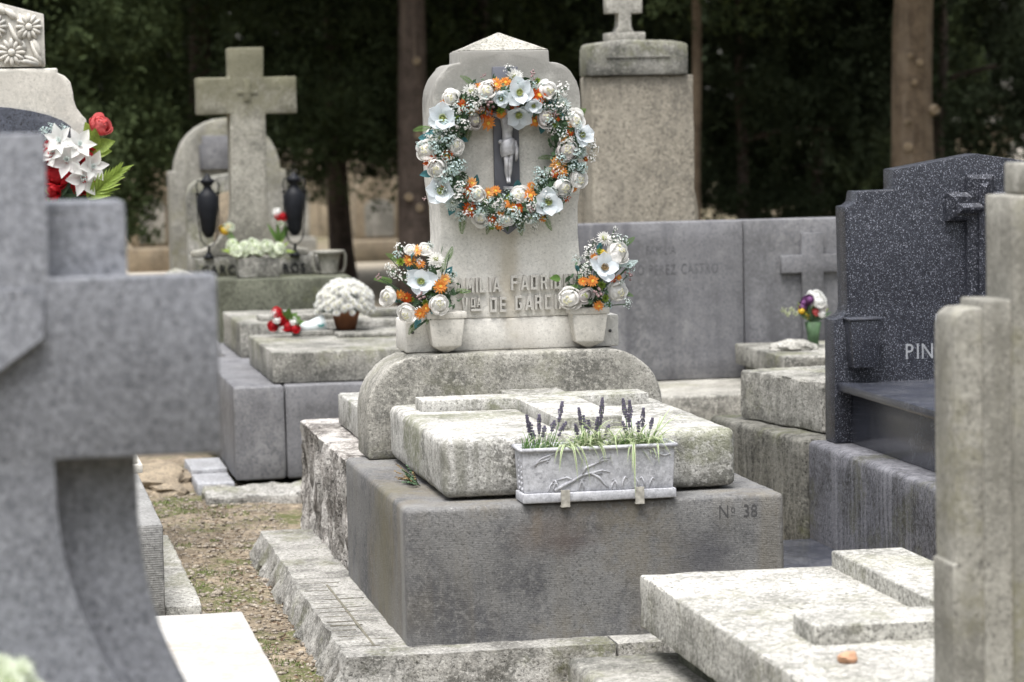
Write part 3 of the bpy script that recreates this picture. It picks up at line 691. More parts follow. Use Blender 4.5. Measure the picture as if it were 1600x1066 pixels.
# chisel lines and drip groove on the near side kerb, drawn as thin dark strips
M_groove = plain('dark_groove', (.15, .14, .11), .95, .3, 40)
for i in range(15):
    yy = .06+i*.088+random.uniform(-.01, .01); m = MB(); l = random.uniform(.06, .17)
    m.box(-.20+random.uniform(0, .01), -.20+l+.02, yy, yy+.0022, ZB-.002, ZB+.0016, 0, Matrix.Translation((0, yy, 0)) @ Matrix.Rotation(random.uniform(-.08, .08), 4, 'Z') @ Matrix.Translation((0, -yy, 0)))
    m.build('chisel_line', M_groove, K2)
m = MB(); m.box(-.104, -.096, .05, 1.25, ZB-.002, ZB+.0018); m.build('drip_groove', M_groove, K2)

# headstone with its arched pedestal
H = thing('headstone', 'tall beige headstone with rounded shoulders, raised FAMILIA FADRIQUE lettering and arched pedestal', 'headstone', (.6, 1.5, ZT))
pr = [(.066, ZT+.001), (1.132, ZT+.001)]+arc(1.132-.20, .888-.20, .20, 0, 90, 9)+arc(.066+.20, .888-.20, .20, 90, 180, 9)
prism('pedestal', pr, 1.318, 1.598, S['beige_dirty'], H, bevel=.012, seg=3, amp=.0015, cut=.05)
HY0, HY1 = 1.42, 1.66
block('stele_foot', .222, .998, HY0-.004, HY1, .8885, 1.003, S['stele'], H, bevel=.008, amp=.0012, cut=.05)
cxh = .605
half = [(.325, 1.004), (.315, 1.03), (.298, 1.06), (.272, 1.12), (.256, 1.2), (.249, 1.3), (.25, 1.40), (.262, 1.46), (.268, 1.52), (.268, 1.77)]
half += [(.268-.098*(1-math.cos(rad(a))), 1.77+.14*math.sin(rad(a))) for a in range(10, 91, 10)]
half += [(.157, 1.911), (.156, 1.954)]
pr = [(cxh+a, z) for a, z in half]+[(cxh-a-(.008 if z > 1.9 else 0), z) for a, z in half[::-1]]
prism('stele', pr, HY0, HY1, S['stele'], H, bevel=.005, seg=2, amp=.0014, freq=8, cut=.05)
bm = bmesh.new(); x0, x1, y0, y1 = cxh-.163, cxh+.155, HY0+.001, HY1-.001
vs = [bm.verts.new(p) for p in ((x0, y0, 1.9545), (x1, y0, 1.9545), (x1, y1, 1.9545), (x0, y1, 1.9545), ((x0+x1)/2, (y0+y1)/2, 2.022))]
for f in ((3, 2, 1, 0), (0, 1, 4), (1, 2, 4), (2, 3, 4), (3, 0, 4)): bm.faces.new([vs[k] for k in f])
solid('pyramid_cap', bm, S['beige_dirty'], H, bevel=.003, seg=1, amp=.001, cut=.05)
# wall vases of cut stone
for vx in (.358, .874):
    w2 = .064
    bm = bmesh.new(); ya, yw = 1.335, HY0-.0055; w0, w3 = w2*.8, w2
    q = [bm.verts.new(p) for p in ((vx-w0, ya, .915), (vx+w0, ya, .915), (vx+w3, ya-.004, 1.012), (vx-w3, ya-.004, 1.012), (vx-w0, yw, .915), (vx+w0, yw, .915), (vx+w3, yw, 1.012), (vx-w3, yw, 1.012), (vx, ya+.03, .886), (vx, yw, .884))]
    for f in ((0, 1, 2, 3), (1, 5, 6, 2), (4, 0, 3, 7), (3, 2, 6, 7), (5, 4, 7, 6), (0, 8, 1), (1, 8, 9, 5), (0, 4, 9, 8), (4, 5, 9)): bm.faces.new([q[k] for k in f])
    bmesh.ops.recalc_face_normals(bm, faces=bm.faces[:])
    v = solid('stone_wall_vase', bm, S['beige'], H, bevel=.003, amp=0)
    block('rim', vx-w2*1.12, vx+w2*1.12, 1.328, HY0-.005, 1.0125, 1.036, S['beige'], v, bevel=.003, amp=.0005, cut=.04)
for bx, bz in ((.965, .945), (.245, .985), (.247, .962)):
    m = MB(); m.ball((bx, HY0-.005, bz), .006, 8, 5); m.build('rusted_fixing', M_engr, H)
# raised block lettering: each letter drawn as bars
def bars(ch):
    s = .26
    V = lambda x: [(x, 0), (x+s, 0), (x+s, 1), (x, 1)]
    Hh = lambda z, x0=0, x1=1, t=.16: [(x0, z), (x1, z), (x1, z+t), (x0, z+t)]
    D = lambda a, b, w=s: [(a[0], a[1]), (a[0]+w, a[1]), (b[0]+w, b[1]), (b[0], b[1])]
    G = {'A': [D((0, 0), (.36, 1)), D((.74, 0), (.40, 1)), Hh(.18, .2, .8)], 'M': [V(0), V(.74), D((.36, .3), (.12, 1)), D((.38, .3), (.62, 1))],
      'I': [V(.0)], 'L': [V(0), Hh(0, .2, .85)], 'F': [V(0), Hh(.84, .2, .95), Hh(.45, .2, .8)], 'D': [V(0), V(.6), Hh(0, .2, .75), Hh(.84, .2, .75)],
      'R': [V(0), Hh(.84, .2, .7), Hh(.42, .2, .7), [(.56, .5), (.82, .5), (.82, .95), (.56, .95)], D((.62, 0), (.45, .48))], 'Q': [V(0), V(.6), Hh(0, .2, .7), Hh(.84, .2, .7), D((.62, -.14), (.42, .2), .2)],
      'U': [V(0), V(.6), Hh(0, .2, .7)], 'E': [V(0), Hh(0, .2, .85), Hh(.84, .2, .85), Hh(.42, .2, .72)], 'V': [D((.30, 0), (0, 1)), D((.34, 0), (.62, 1))],
      'G': [V(0), Hh(0, .2, .8), Hh(.84, .2, .82), [(.58, .1), (.84, .1), (.84, .5), (.58, .5)], Hh(.40, .45, .7, .12)], 'C': [V(0), Hh(0, .2, .8), Hh(.84, .2, .8)], '-': [Hh(0, 0, 1)]}
    return G[ch]
def raised(txt, x, z, h, wd, slope=0):
    for ch in txt:
        if ch == ' ': x += wd*.75; continue
        w = wd*(.34 if ch == 'I' else 1.0); bm = bmesh.new()
        for k, q in enumerate(bars(ch)):
            m = MB(); yy = HY0-.021-.0004*k
            P = [(x+u*wd*.86, zz*h+z) for u, zz in q]
            A = [bm.verts.new((a, yy, b)) for a, b in P]; B = [bm.verts.new((a, HY0+.004, b)) for a, b in P]
            bm.faces.new(A); bm.faces.new(B[::-1])
            for i in range(4): bm.faces.new((A[i], B[i], B[(i+1) % 4], A[(i+1) % 4]))
        bmesh.ops.recalc_face_normals(bm, faces=bm.faces[:])
        solid('raised_letter', bm, S['letter'], H, bevel=0, amp=0, smooth=False); x += w+wd*.10
    return x
raised('FAMILIA', .372, 1.098, .052, .0315); raised('FADRIQUE', .604, 1.102, .052, .0325)
raised('V', .424, 1.022, .058, .03); raised('D', .458, 1.046, .034, .018); raised('A', .479, 1.046, .034, .018); raised('-', .457, 1.032, .05, .046)
raised('DE', .526, 1.026, .052, .0325); raised('GARCIA', .618, 1.030, .052, .0325)

# crucifix on the stele
X = thing('crucifix', 'grey metal cross plaque with small cast figure, framed by the flower wreath', 'crucifix', (.598, HY0, 1.302))
cw = .046; cx = .598
pr = [(cx-cw, 1.335), (cx, 1.300), (cx+cw, 1.335), (cx+cw, 1.715), (cx+.16, 1.715), (cx+.16, 1.80), (cx+cw, 1.80), (cx+cw, 1.896), (cx-cw, 1.896), (cx-cw, 1.80), (cx-.16, 1.80), (cx-.16, 1.715), (cx-cw, 1.715)]
prism('cross_plate', pr, HY0-.016, HY0-.001, M_slate_plate, X, bevel=.003)
# cast figure: one skinned surface
def skin(name, joints, edges, mat, parent, sub=2):
    me = bpy.data.meshes.new(name); off = base_of(parent)
    me.from_pydata([tuple(Vector(p)-off) for p, r in joints], edges, []); o = link(name, me, mat, parent)
    md = o.modifiers.new('skin', 'SKIN'); sk = me.skin_vertices[0].data
    for i, (p, r) in enumerate(joints): sk[i].radius = r if hasattr(r, '__len__') else (r, r)
    sk[0].use_root = True
    ss = o.modifiers.new('sub', 'SUBSURF'); ss.levels = sub; ss.render_levels = sub; md.use_smooth_shade = True
    return o
fy = HY0-.030
J = [((cx, fy, 1.628), (.020, .016)), ((cx, fy-.002, 1.655), (.017, .014)), ((cx+.001, fy-.004, 1.690), (.025, .018)), ((cx, fy, 1.718), (.022, .015)), ((cx, fy-.004, 1.738), (.010, .010)), ((cx-.004, fy-.010, 1.755), (.015, .016)), ((cx-.006, fy-.010, 1.775), (.013, .014)),
     ((cx+.034, fy, 1.726), .010), ((cx+.078, fy+.004, 1.744), .008), ((cx+.122, fy+.006, 1.764), .006), ((cx+.138, fy+.006, 1.768), (.006, .004)),
     ((cx-.034, fy, 1.726), .010), ((cx-.078, fy+.004, 1.744), .008), ((cx-.122, fy+.006, 1.764), .006), ((cx-.138, fy+.006, 1.768), (.006, .004)),
     ((cx+.011, fy, 1.610), (.014, .014)), ((cx+.009, fy-.009, 1.582), .0112), ((cx+.0075, fy-.013, 1.555), .0085), ((cx+.007, fy-.006, 1.527), .0082), ((cx+.0045, fy, 1.502), .0055), ((cx+.004, fy-.010, 1.483), (.0068, .0055)),
     ((cx-.011, fy, 1.610), (.014, .014)), ((cx-.008, fy-.010, 1.582), .0112), ((cx-.0065, fy-.014, 1.555), .0085), ((cx-.007, fy-.007, 1.527), .0082), ((cx-.0035, fy-.004, 1.502), .0055), ((cx-.003, fy-.014, 1.483), (.0068, .0055))]
Ed = [(0, 1), (1, 2), (2, 3), (3, 4), (4, 5), (5, 6), (3, 7), (7, 8), (8, 9), (9, 10), (3, 11), (11, 12), (12, 13), (13, 14), (0, 15), (15, 16), (16, 17), (17, 18), (18, 19), (19, 20), (0, 21), (21, 22), (22, 23), (23, 24), (24, 25), (25, 26)]
fig = skin('figure', J, Ed, M_corpus, X)
m = MB()    # loincloth: a pleated wrap with a hanging end at one hip
vs = []; nn = 28
for z, rx, ry in ((1.637, .0225, .018), (1.630, .0265, .022), (1.612, .0275, .024), (1.592, .0262, .0245), (1.580, .022, .020)):
    for k in range(nn):
        a = 2*PI*k/nn; pl = 1+.055*math.sin(9*a+z*240)
        vs.append((cx+rx*pl*math.cos(a), fy-.005+ry*pl*math.sin(a), z+.006*math.cos(a+.6)))
m.add(vs, [(i*nn+k, i*nn+(k+1) % nn, (i+1)*nn+(k+1) % nn, (i+1)*nn+k) for i in range(4) for k in range(nn)])
m.tube([(cx+.026, fy-.006, 1.634), (cx+.032, fy-.010, 1.605), (cx+.031, fy-.009, 1.575), (cx+.028, fy-.006, 1.560)], [.007, .008, .007, .003], 7)
m.ball((cx-.026, fy-.008, 1.630), .009, 8, 5)
m.build('loincloth', M_corpus, fig, True)
m = MB(); m.box(cx-.016, cx+.016, HY0-.045, HY0-.012, 1.462, 1.472); m.build('foot_rest', M_corpus, X)

# ------------------------------------------------------------------ wreath
WC = Vector((.585, 1.375, 1.594))     # centre of the ring
WR = thing('flower_wreath', 'round wreath of white, ice blue and orange flowers hung on the headstone', 'wreath', WC)
RX, RZ = .225, .208
m = MB(); n1, n2 = 40, 8; vs = []; fs = []
for i in range(n1):
    a = 2*PI*i/n1
    for j in range(n2):
        b = 2*PI*j/n2; r = .042*math.cos(b); vs.append((WC.x+(RX+r)*math.cos(a), WC.y+.034*math.sin(b), WC.z+(RZ+r)*math.sin(a)))
for i in range(n1):
    for j in range(n2): fs.append((i*n2+j, i*n2+(j+1) % n2, ((i+1) % n1)*n2+(j+1) % n2, ((i+1) % n1)*n2+j))
m.add(vs, fs); m.build('wreath_ring', M_dkgreen, WR, True)
def wfn(n):
    a = rng.uniform(0, 6.283, n); b = rng.uniform(0, 6.283, n); r = .064*np.sqrt(rng.uniform(.4, 1, n))
    return np.stack([(RX+r*np.cos(b))*np.cos(a), -.008-np.abs(.05*np.sin(b)), (RZ+r*np.cos(b))*np.sin(a)], 1)
V, F = leaf_mass(900, wfn, .008, .02, .45)
tag(link('greenery', np_mesh('greenery', V, F), M_dkgreen, WR), kind='stuff')
U = .00073
def wpos(zx, zy, dep=None):
    u, w = (zx-478)*U, (620-zy)*U
    a = math.atan2(w/RZ, u/RX); rr = math.hypot(u, w); rc = math.hypot(RX*math.cos(a), RZ*math.sin(a)); off = rr-rc
    h = math.sqrt(max(.0006, .066**2-min(off, .065)**2)) if off > -.065 else .02
    nrm = Vector((math.cos(a)*off*8.5, -1, math.sin(a)*off*8.5))
    return Vector((WC.x+u, WC.y-h*.75-(dep or 0), WC.z+w)), nrm
def WF(kind, items, mats, cm, face=.9):
    for it in items:
        zx, zy, r = it[:3]; mt = mats[it[3]] if len(it) > 3 else mats[0]
        p, nv = wpos(zx, zy, .012 if kind == 'lily' else .004)
        nv = nv*face+Vector((random.uniform(-.25, .25), -.3, random.uniform(-.2, .25)))
        flower(kind, p, r*U*(1.22 if kind in ('daisy', 'sprig') else 1.05 if kind == 'peony' else 1.12 if kind == 'mum' else 1), nv, mt, cm, WR)
WF('lily', [(165, 450, 86), (150, 800, 84), (540, 335, 80), (545, 440, 82), (850, 545, 76), (675, 865, 80), (450, 362, 56), (610, 400, 50)], [M_blue_pet], M_greenc)
WF('peony', [(217, 355, 46), (385, 325, 48), (680, 328, 46), (820, 470, 44), (90, 608, 44), (225, 585, 42), (135, 690, 48), (770, 620, 48, 1), (830, 755, 45), (745, 797, 45), (325, 822, 40), (540, 830, 46), (340, 938, 38), (470, 945, 34), (325, 465, 42, 1), (675, 458, 46, 1)], [M_white_pet, M_mauve_pet], M_creamc)
WF('mum', [(310, 322, 46, 1), (530, 258, 44, 1), (590, 942, 36), (765, 395, 42), (440, 885, 34), (150, 545, 38), (200, 705, 40), (845, 630, 34), (205, 862, 34), (350, 905, 34), (690, 715, 30)], [M_mum_pet, M_white_pet], M_greenc)
WF('daisy', [(430, 295, 36, 0), (478, 283, 27, 0), (265, 393, 30, 1), (640, 350, 44, 1), (385, 430, 32, 1), (395, 478, 34, 0), (460, 435, 25, 0), (625, 470, 32, 0), (800, 490, 30, 2), (105, 655, 34, 1), (185, 632, 32, 1), (728, 682, 36, 2), (745, 720, 28, 0), (305, 765, 28, 2), (280, 805, 32, 1), (385, 815, 30, 2), (425, 806, 25, 0), (600, 790, 25, 0), (588, 832, 33, 0), (290, 890, 38, 1), (435, 970, 24, 0), (650, 940, 26, 0), (765, 842, 24, 1), (805, 802, 20, 0), (530, 890, 28, 1), (872, 660, 16, 1), (395, 940, 22, 1), (520, 395, 24, 1), (175, 380, 18, 0)], [M_orange, M_red_or, M_peach], M_yel)
WF('sprig', [(120, 535, 34, 1), (185, 560, 30), (215, 690, 34), (180, 735, 36), (245, 680, 30), (240, 780, 30, 1), (300, 400, 30, 1), (335, 395, 26, 1), (760, 330, 38, 1), (765, 560, 34, 1), (800, 690, 32), (650, 750, 34), (635, 780, 30), (640, 720, 26), (480, 835, 26), (590, 885, 26, 1), (880, 570, 34, 1), (905, 610, 26, 1), (895, 655, 24, 1), (230, 830, 28, 1), (250, 920, 26), (320, 890, 34), (500, 910, 30), (540, 985, 22), (690, 420, 28, 2), (700, 520, 24, 2), (60, 580, 20), (430, 870, 30, 2), (610, 985, 20, 1), (500, 225, 22, 1), (215, 490, 28, 2), (270, 480, 28, 1), (740, 410, 26, 1), (850, 700, 24)], [M_aqua_pet, M_white_pet, M_mauve_pet], M_dkgreen)
WF('berries', [(385, 385, 34), (395, 420, 26), (620, 250, 24), (375, 250, 15), (78, 832, 14), (590, 895, 22), (350, 410, 24), (720, 440, 20)], [M_berry], M_dkgreen)
WF('succ', [(455, 415, 24), (240, 455, 20), (355, 855, 20), (715, 495, 18), (485, 840, 20), (400, 975, 22), (640, 280, 18)], [M_succ], M_succ)
for i in range(84):       # small florets tucked everywhere between the big blooms
    a = 2*PI*(i+random.random())/84; o = random.uniform(-62, 74)
    WF('sprig', [(478+(RX/U+o)*math.cos(a), 620-(RZ/U+o)*math.sin(a), random.uniform(18, 30), random.choice((0, 0, 1, 3)))], [M_aqua_pet, M_white_pet, M_mauve_pet, M_mum_pet], M_dkgreen)
for i in range(16):
    a = random.random()*6.28; o = random.uniform(-55, 60)
    WF('daisy', [(478+(RX/U+o)*math.cos(a), 620-(RZ/U+o)*math.sin(a), random.uniform(16, 26), random.choice((0, 1, 2)))], [M_orange, M_red_or, M_peach], M_yel)
def wleaf(zx, zy, L, ang, mt, kind='leaf'):
    p, nv = wpos(zx, zy); p.y += .022 if kind == 'leaf' else .03
    dv = Vector((math.cos(rad(ang)), -.25, math.sin(rad(ang)))); flower(kind, p-dv*L*U*.5, L*U, (random.uniform(-.3, .3), -1, .3), mt, None, WR, upv=dv)
for zx, zy, L, ang in ((72, 552, 80, 175), (88, 722, 70, 190), (338, 752, 62, 80), (258, 862, 64, 215), (745, 452, 66, 300), (715, 372, 60, 70), (662, 520, 58, 250), (866, 618, 56, 20), (540, 772, 60, 95), (278, 562, 56, 330), (425, 935, 56, 260), (335, 295, 50, 100), (110, 520, 56, 200), (700, 380, 50, 20), (640, 880, 50, 300), (210, 900, 60, 240), (820, 690, 50, 10), (850, 760, 54, 330)): wleaf(zx, zy, L, ang, M_teal)
for zx, zy, L, ang in ((300, 272, 90, 150), (312, 528, 90, 262), (272, 962, 90, 268), (690, 958, 90, 300), (522, 945, 90, 330), (690, 655, 80, 185), (80, 505, 90, 190), (850, 425, 90, 25), (400, 990, 80, 250), (560, 990, 80, 275), (865, 440, 70, 60), (740, 900, 60, 300)): wleaf(zx, zy, L, ang, M_fern, 'fern')

# ------------------------------------------------------------------ bouquets in the wall vases
def bouquet(label, cxb, zb, sh, items, scale, origin):
    """items: kind, zoom x, zoom y, radius, material, heart"""
    B = thing('bouquet', label, 'bouquet', (cxb, 1.375, 1.03), 'bouquets in the wall vases')
    px0, py0 = origin
    stems = MB()
    for kind, zx, zy, r, mt, cm in items:
        u = (zx-px0)*scale; w = (py0-zy)*scale
        p = Vector((cxb+u, 1.345-.05*max(0, 1-abs(u)/.11)*(1 if w < .2 else .5)+random.uniform(-.012, .012), zb+w))
        if kind in ('fern', 'leaf'):
            dv = (p-Vector((cxb, 1.37, zb+.10))).normalized(); dv.y = -.1
            flower(kind, p-dv*r*scale*.6+Vector((0, .025, 0)), r*scale, (0, -1, .35), mt, None, B, upv=dv)
        else:
            nv = Vector((u*5, -1, (w-.10)*3.2+.15)); flower(kind, p, r*scale, nv, mt, cm, B)
        stems.tube([(cxb+u*.15, 1.378, 1.0), (cxb+u*.5, 1.37, (1.03+p.z)/2), (p.x, p.y+.012, p.z-.004)], .0022, 4)
    for i in range(26):
        u = random.gauss(0, .045); w = random.uniform(-.01, .20); kind = random.choice(('sprig', 'sprig', 'leaf', 'fern', 'succ'))
        p = Vector((cxb+sh+u, 1.362+random.uniform(-.01, .012), zb+w))
        if kind == 'sprig': flower('sprig', p+Vector((0, -.02, 0)), random.uniform(.014, .022), (u*6, -1, w*2), random.choice((M_white_pet, M_aqua_pet, M_mum_pet)), M_dkgreen, B)
        elif kind == 'succ': flower('succ', p, .012, (u*6, -1, .3), M_succ, M_succ, B)
        else:
            dv = Vector((u*4+random.uniform(-.3, .3), -.25, w-.06)).normalized(); flower(kind, p, random.uniform(.04, .065), (0, -1, .35), random.choice((M_fern, M_dkgreen, M_teal)) if kind == 'leaf' else M_fern, None, B, upv=dv)
    stems.build('stems', M_dkgreen, B)
    def fn(n):
        d = rng.normal(size=(n, 3))*[.03, .018, .05]; d[:, 2] = np.abs(d[:, 2])*1.1; return d+[0, -.02, .02]
    V, F = leaf_mass(260, fn, .008, .02, .45); tag(link('greenery', np_mesh('greenery', V, F), M_dkgreen, B), kind='stuff')
    return B
s3 = 1/6.27*.00229
bouquet('bouquet spilling left from the left stone vase, one pale blue lily and peonies', .335, 1.03, -.035, [
  ('peony', 370, 835, 95, M_white_pet, M_creamc), ('peony', 665, 755, 92, M_white_pet, M_creamc), ('peony', 190, 670, 95, M_white_pet, M_creamc), ('peony', 560, 225, 70, M_white_pet, M_creamc), ('peony', 420, 225, 60, M_white_pet, M_creamc),
  ('lily', 510, 530, 170, M_blue_pet, M_greenc), ('mum', 645, 310, 92, M_white_pet, M_greenc),
  ('daisy', 475, 232, 66, M_peach, M_yel), ('daisy', 410, 325, 78, M_orange, M_yel), ('daisy', 505, 360, 55, M_orange, M_brownc), ('daisy', 735, 515, 62, M_peach, M_yel), ('daisy', 680, 575, 78, M_orange, M_yel), ('daisy', 310, 655, 62, M_orange, M_yel), ('daisy', 375, 690, 66, M_red_or, M_yel), ('daisy', 490, 835, 66, M_orange, M_yel), ('daisy', 545, 785, 55, M_orange, M_yel),
  ('sprig', 320, 210, 60, M_white_pet, M_dkgreen), ('sprig', 250, 430, 66, M_white_pet, M_dkgreen), ('sprig', 350, 480, 60, M_white_pet, M_dkgreen), ('sprig', 300, 270, 55, M_aqua_pet, M_dkgreen), ('sprig', 210, 380, 45, M_white_pet, M_dkgreen), ('sprig', 600, 200, 45, M_mum_pet, M_dkgreen),
  ('berries', 500, 665, 50, M_berry, M_dkgreen), ('berries', 110, 475, 40, M_berry, M_dkgreen), ('succ', 320, 340, 55, M_succ, M_succ), ('succ', 545, 735, 45, M_succ, M_succ), ('succ', 235, 645, 45, M_succ, M_succ),
  ('fern', 790, 265, 170, M_fern, None), ('fern', 225, 290, 150, M_fern, None), ('fern', 150, 520, 180, M_fern, None), ('fern', 715, 400, 140, M_fern, None), ('fern', 440, 990, 150, M_fern, None), ('fern', 590, 890, 130, M_fern, None),
  ('leaf', 790, 440, 110, M_teal, None), ('leaf', 280, 710, 120, M_teal, None), ('leaf', 470, 950, 120, M_teal, None), ('leaf', 400, 410, 100, M_teal, None), ('leaf', 620, 425, 100, M_dkgreen, None), ('leaf', 465, 740, 90, M_dkgreen, None)], s3, (690, 850))
s4 = 1/5.33*.00229
bouquet('upright bouquet in the right stone vase, two small orange daisies beside E', .878, 1.03, .015, [
  ('peony', 185, 625, 92, M_white_pet, M_creamc), ('peony', 595, 260, 98, M_white_pet, M_creamc), ('peony', 595, 580, 92, M_white_pet, M_creamc), ('peony', 310, 600, 66, M_mauve_pet, M_greenc),
  ('lily', 470, 375, 150, M_blue_pet, M_brownc), ('mum', 490, 130, 76, M_white_pet, M_greenc),
  ('daisy', 285, 482, 52, M_orange, M_yel), ('daisy', 360, 480, 58, M_orange, M_yel), ('daisy', 415, 690, 50, M_orange, M_yel), ('daisy', 385, 285, 38, M_orange, M_yel), ('daisy', 560, 470, 46, M_red_or, M_yel), ('daisy', 605, 465, 34, M_orange, M_yel), ('daisy', 470, 255, 40, M_yellowf, M_yel),
  ('sprig', 350, 235, 55, M_white_pet, M_dkgreen), ('sprig', 330, 370, 52, M_white_pet, M_dkgreen), ('sprig', 300, 400, 45, M_white_pet, M_dkgreen), ('sprig', 580, 165, 60, M_white_pet, M_dkgreen), ('sprig', 640, 160, 55, M_mum_pet, M_dkgreen), ('sprig', 690, 390, 55, M_aqua_pet, M_dkgreen), ('sprig', 590, 65, 28, M_white_pet, M_dkgreen), ('sprig', 670, 680, 45, M_mum_pet, M_dkgreen), ('sprig', 390, 180, 45, M_mauve_pet, M_dkgreen),
  ('berries', 400, 580, 55, M_berry, M_dkgreen), ('berries', 680, 455, 42, M_berry, M_dkgreen), ('succ', 448, 520, 42, M_succ, M_succ), ('succ', 480, 630, 40, M_succ, M_succ), ('succ', 440, 245, 36, M_succ, M_succ),
  ('fern', 725, 155, 130, M_fern, None), ('fern', 730, 340, 150, M_aqua_pet, None), ('fern', 710, 600, 120, M_fern, None), ('fern', 660, 220, 120, M_aqua_pet, None), ('fern', 225, 540, 110, M_fern, None),
  ('leaf', 250, 375, 80, M_teal, None), ('leaf', 455, 190, 80, M_teal, None), ('leaf', 640, 370, 70, M_aqua_pet, None), ('leaf', 520, 690, 80, M_fern, None), ('leaf', 350, 640, 70, M_dkgreen, None)], s4, (365, 720))

# ------------------------------------------------------------------ planter on the front of the tomb
PX0, PX1, PZ0, PZ1, PY0, PY1 = .366, .848, .522, .690, -.012, .128
P = thing('planter_box', 'grey cast planter trough with branch relief on front edge of tomb', 'planter', ((PX0+PX1)/2, .06, PZ0))
bm = bmesh.new()
t0 = .006
outer0 = [(PX0+t0, PY0+t0), (PX1-t0, PY0+t0), (PX1-t0, PY1-t0), (PX0+t0, PY1-t0)]; outer1 = [(PX0, PY0), (PX1, PY0), (PX1, PY1), (PX0, PY1)]
th = .011; inner1 = [(PX0+th, PY0+th), (PX1-th, PY0+th), (PX1-th, PY1-th), (PX0+th, PY1-th)]
rings = [[bm.verts.new((x, y, z)) for x, y in o] for o, z in ((outer0, PZ0+.034), (outer1, PZ1), (inner1, PZ1), (inner1, PZ1-.03))]
bm.faces.new(rings[0][::-1]); bm.faces.new(rings[3])
for a, b in zip(rings, rings[1:]):
    for i in range(4): bm.faces.new((a[i], a[(i+1) % 4], b[(i+1) % 4], b[i]))
# on the tomb's edge the trough stands on brackets; the rear rests on the base top
solid('trough', bm, M_lead, P, bevel=.003, seg=2, amp=.0008, freq=30, cut=.02)
block('foot_band', PX0-.002, PX1+.002, PY0-.004, PY1-.02, ZT+.003, PZ0+.0335, M_lead, P, bevel=.004, amp=.0006, cut=.03)
m = MB(); rim = [(PX0-.003, PY0-.003, PZ1), (PX1+.003, PY0-.003, PZ1), (PX1+.003, PY1, PZ1), (PX0-.003, PY1, PZ1), (PX0-.003, PY0-.003, PZ1)]
for a, b in zip(rim, rim[1:]): m.tube([a, b], .0065, 8)
m.build('rim', M_lead, P, True)
m = MB(); m.box(PX0+.012, PX1-.012, PY0+.012, PY1-.012, PZ1-.029, PZ1-.014); m.build('soil', M_soil, P)
for bx in (.497, .732):
    m = MB(); m.box(bx-.014, bx+.014, PY0-.009, PY0-.0045, PZ0-.006, PZ0+.042); m.box(bx-.014, bx+.014, PY0-.009, PY0+.012, PZ0-.011, PZ0-.0062); m.build('bracket', M_rust, P)
def rel(pts, r, name='relief_branch'):
    m = MB(); P3 = [(PX0+.0+u*(PX1-PX0), PY0-.0005+.006*(1-w), PZ0+.034+w*(PZ1-PZ0-.034)) for u, w in pts]
    m.tube(P3, [1.15*r*(1-.55*i/(len(P3)-1)) for i in range(len(P3))], 6); m.build(name, M_lead, P, True)
# coordinates across and up the front panel
rel([(.21, .04), (.27, .16), (.33, .26), (.39, .38), (.45, .42), (.52, .40)], .0062); rel([(.39, .37), (.41, .55), (.47, .62), (.52, .70), (.56, .72)], .004)
rel([(.33, .26), (.29, .34), (.22, .28)], .0035); rel([(.45, .42), (.50, .30), (.53, .16), (.56, .06)], .0042); rel([(.45, .42), (.52, .47), (.57, .42)], .0035); rel([(.50, .66), (.52, .78), (.57, .76)], .003)
rel([(.27, .16), (.24, .06), (.22, .0)], .004); rel([(.08, .64), (.12, .80), (.20, .90), (.23, .96)], .0036); rel([(.10, .72), (.17, .78), (.19, .88)], .003); rel([(.80, .96), (.86, .84), (.93, .76), (.97, .80)], .0036)
for u in (.17, .20, .23, .37, .40, .58, .62, .65, .76, .80, .83):
    h = random.uniform(.18, .32); s = random.choice((-1, 1)); rel([(u, .0), (u+.005*s, h*.6), (u+.022*s, h), (u+.035*s, h*.82)], .003, 'relief_reed')
for (u0, s) in ((.06, 1), (.95, -1)):
    for k in range(9):
        m = MB(); uu = u0+s*.012*k+random.uniform(-.01, .01); ww = .93-.03*k*random.random()*1.4
        m.ball((PX0+uu*(PX1-PX0), PY0+.003, PZ0+.034+ww*(PZ1-PZ0-.034)), .0058, 7, 4, sq=(1, .7, 1)); m.build('relief_blossom', M_lead, P, True)
for k in range(7):
    m = MB(); a = PI*k/6; m.ball((PX0+(.44+.05*math.cos(a))*(PX1-PX0), PY0+.003, PZ0+.034+(.93-.10*math.sin(a))*(PZ1-PZ0-.034)), .005, 7, 4, sq=(1, .7, 1)); m.build('relief_blossom', M_lead, P, True)
for i in range(7):
    for j in range(2):
        m = MB(); m.ball((PX0+.003, PY0+.03+.045*j+random.uniform(-.008, .008), PZ0+.045+.017*i), .0065, 7, 4, sq=(.6, 1, 1)); m.build('relief_leaf', M_lead, P, True)

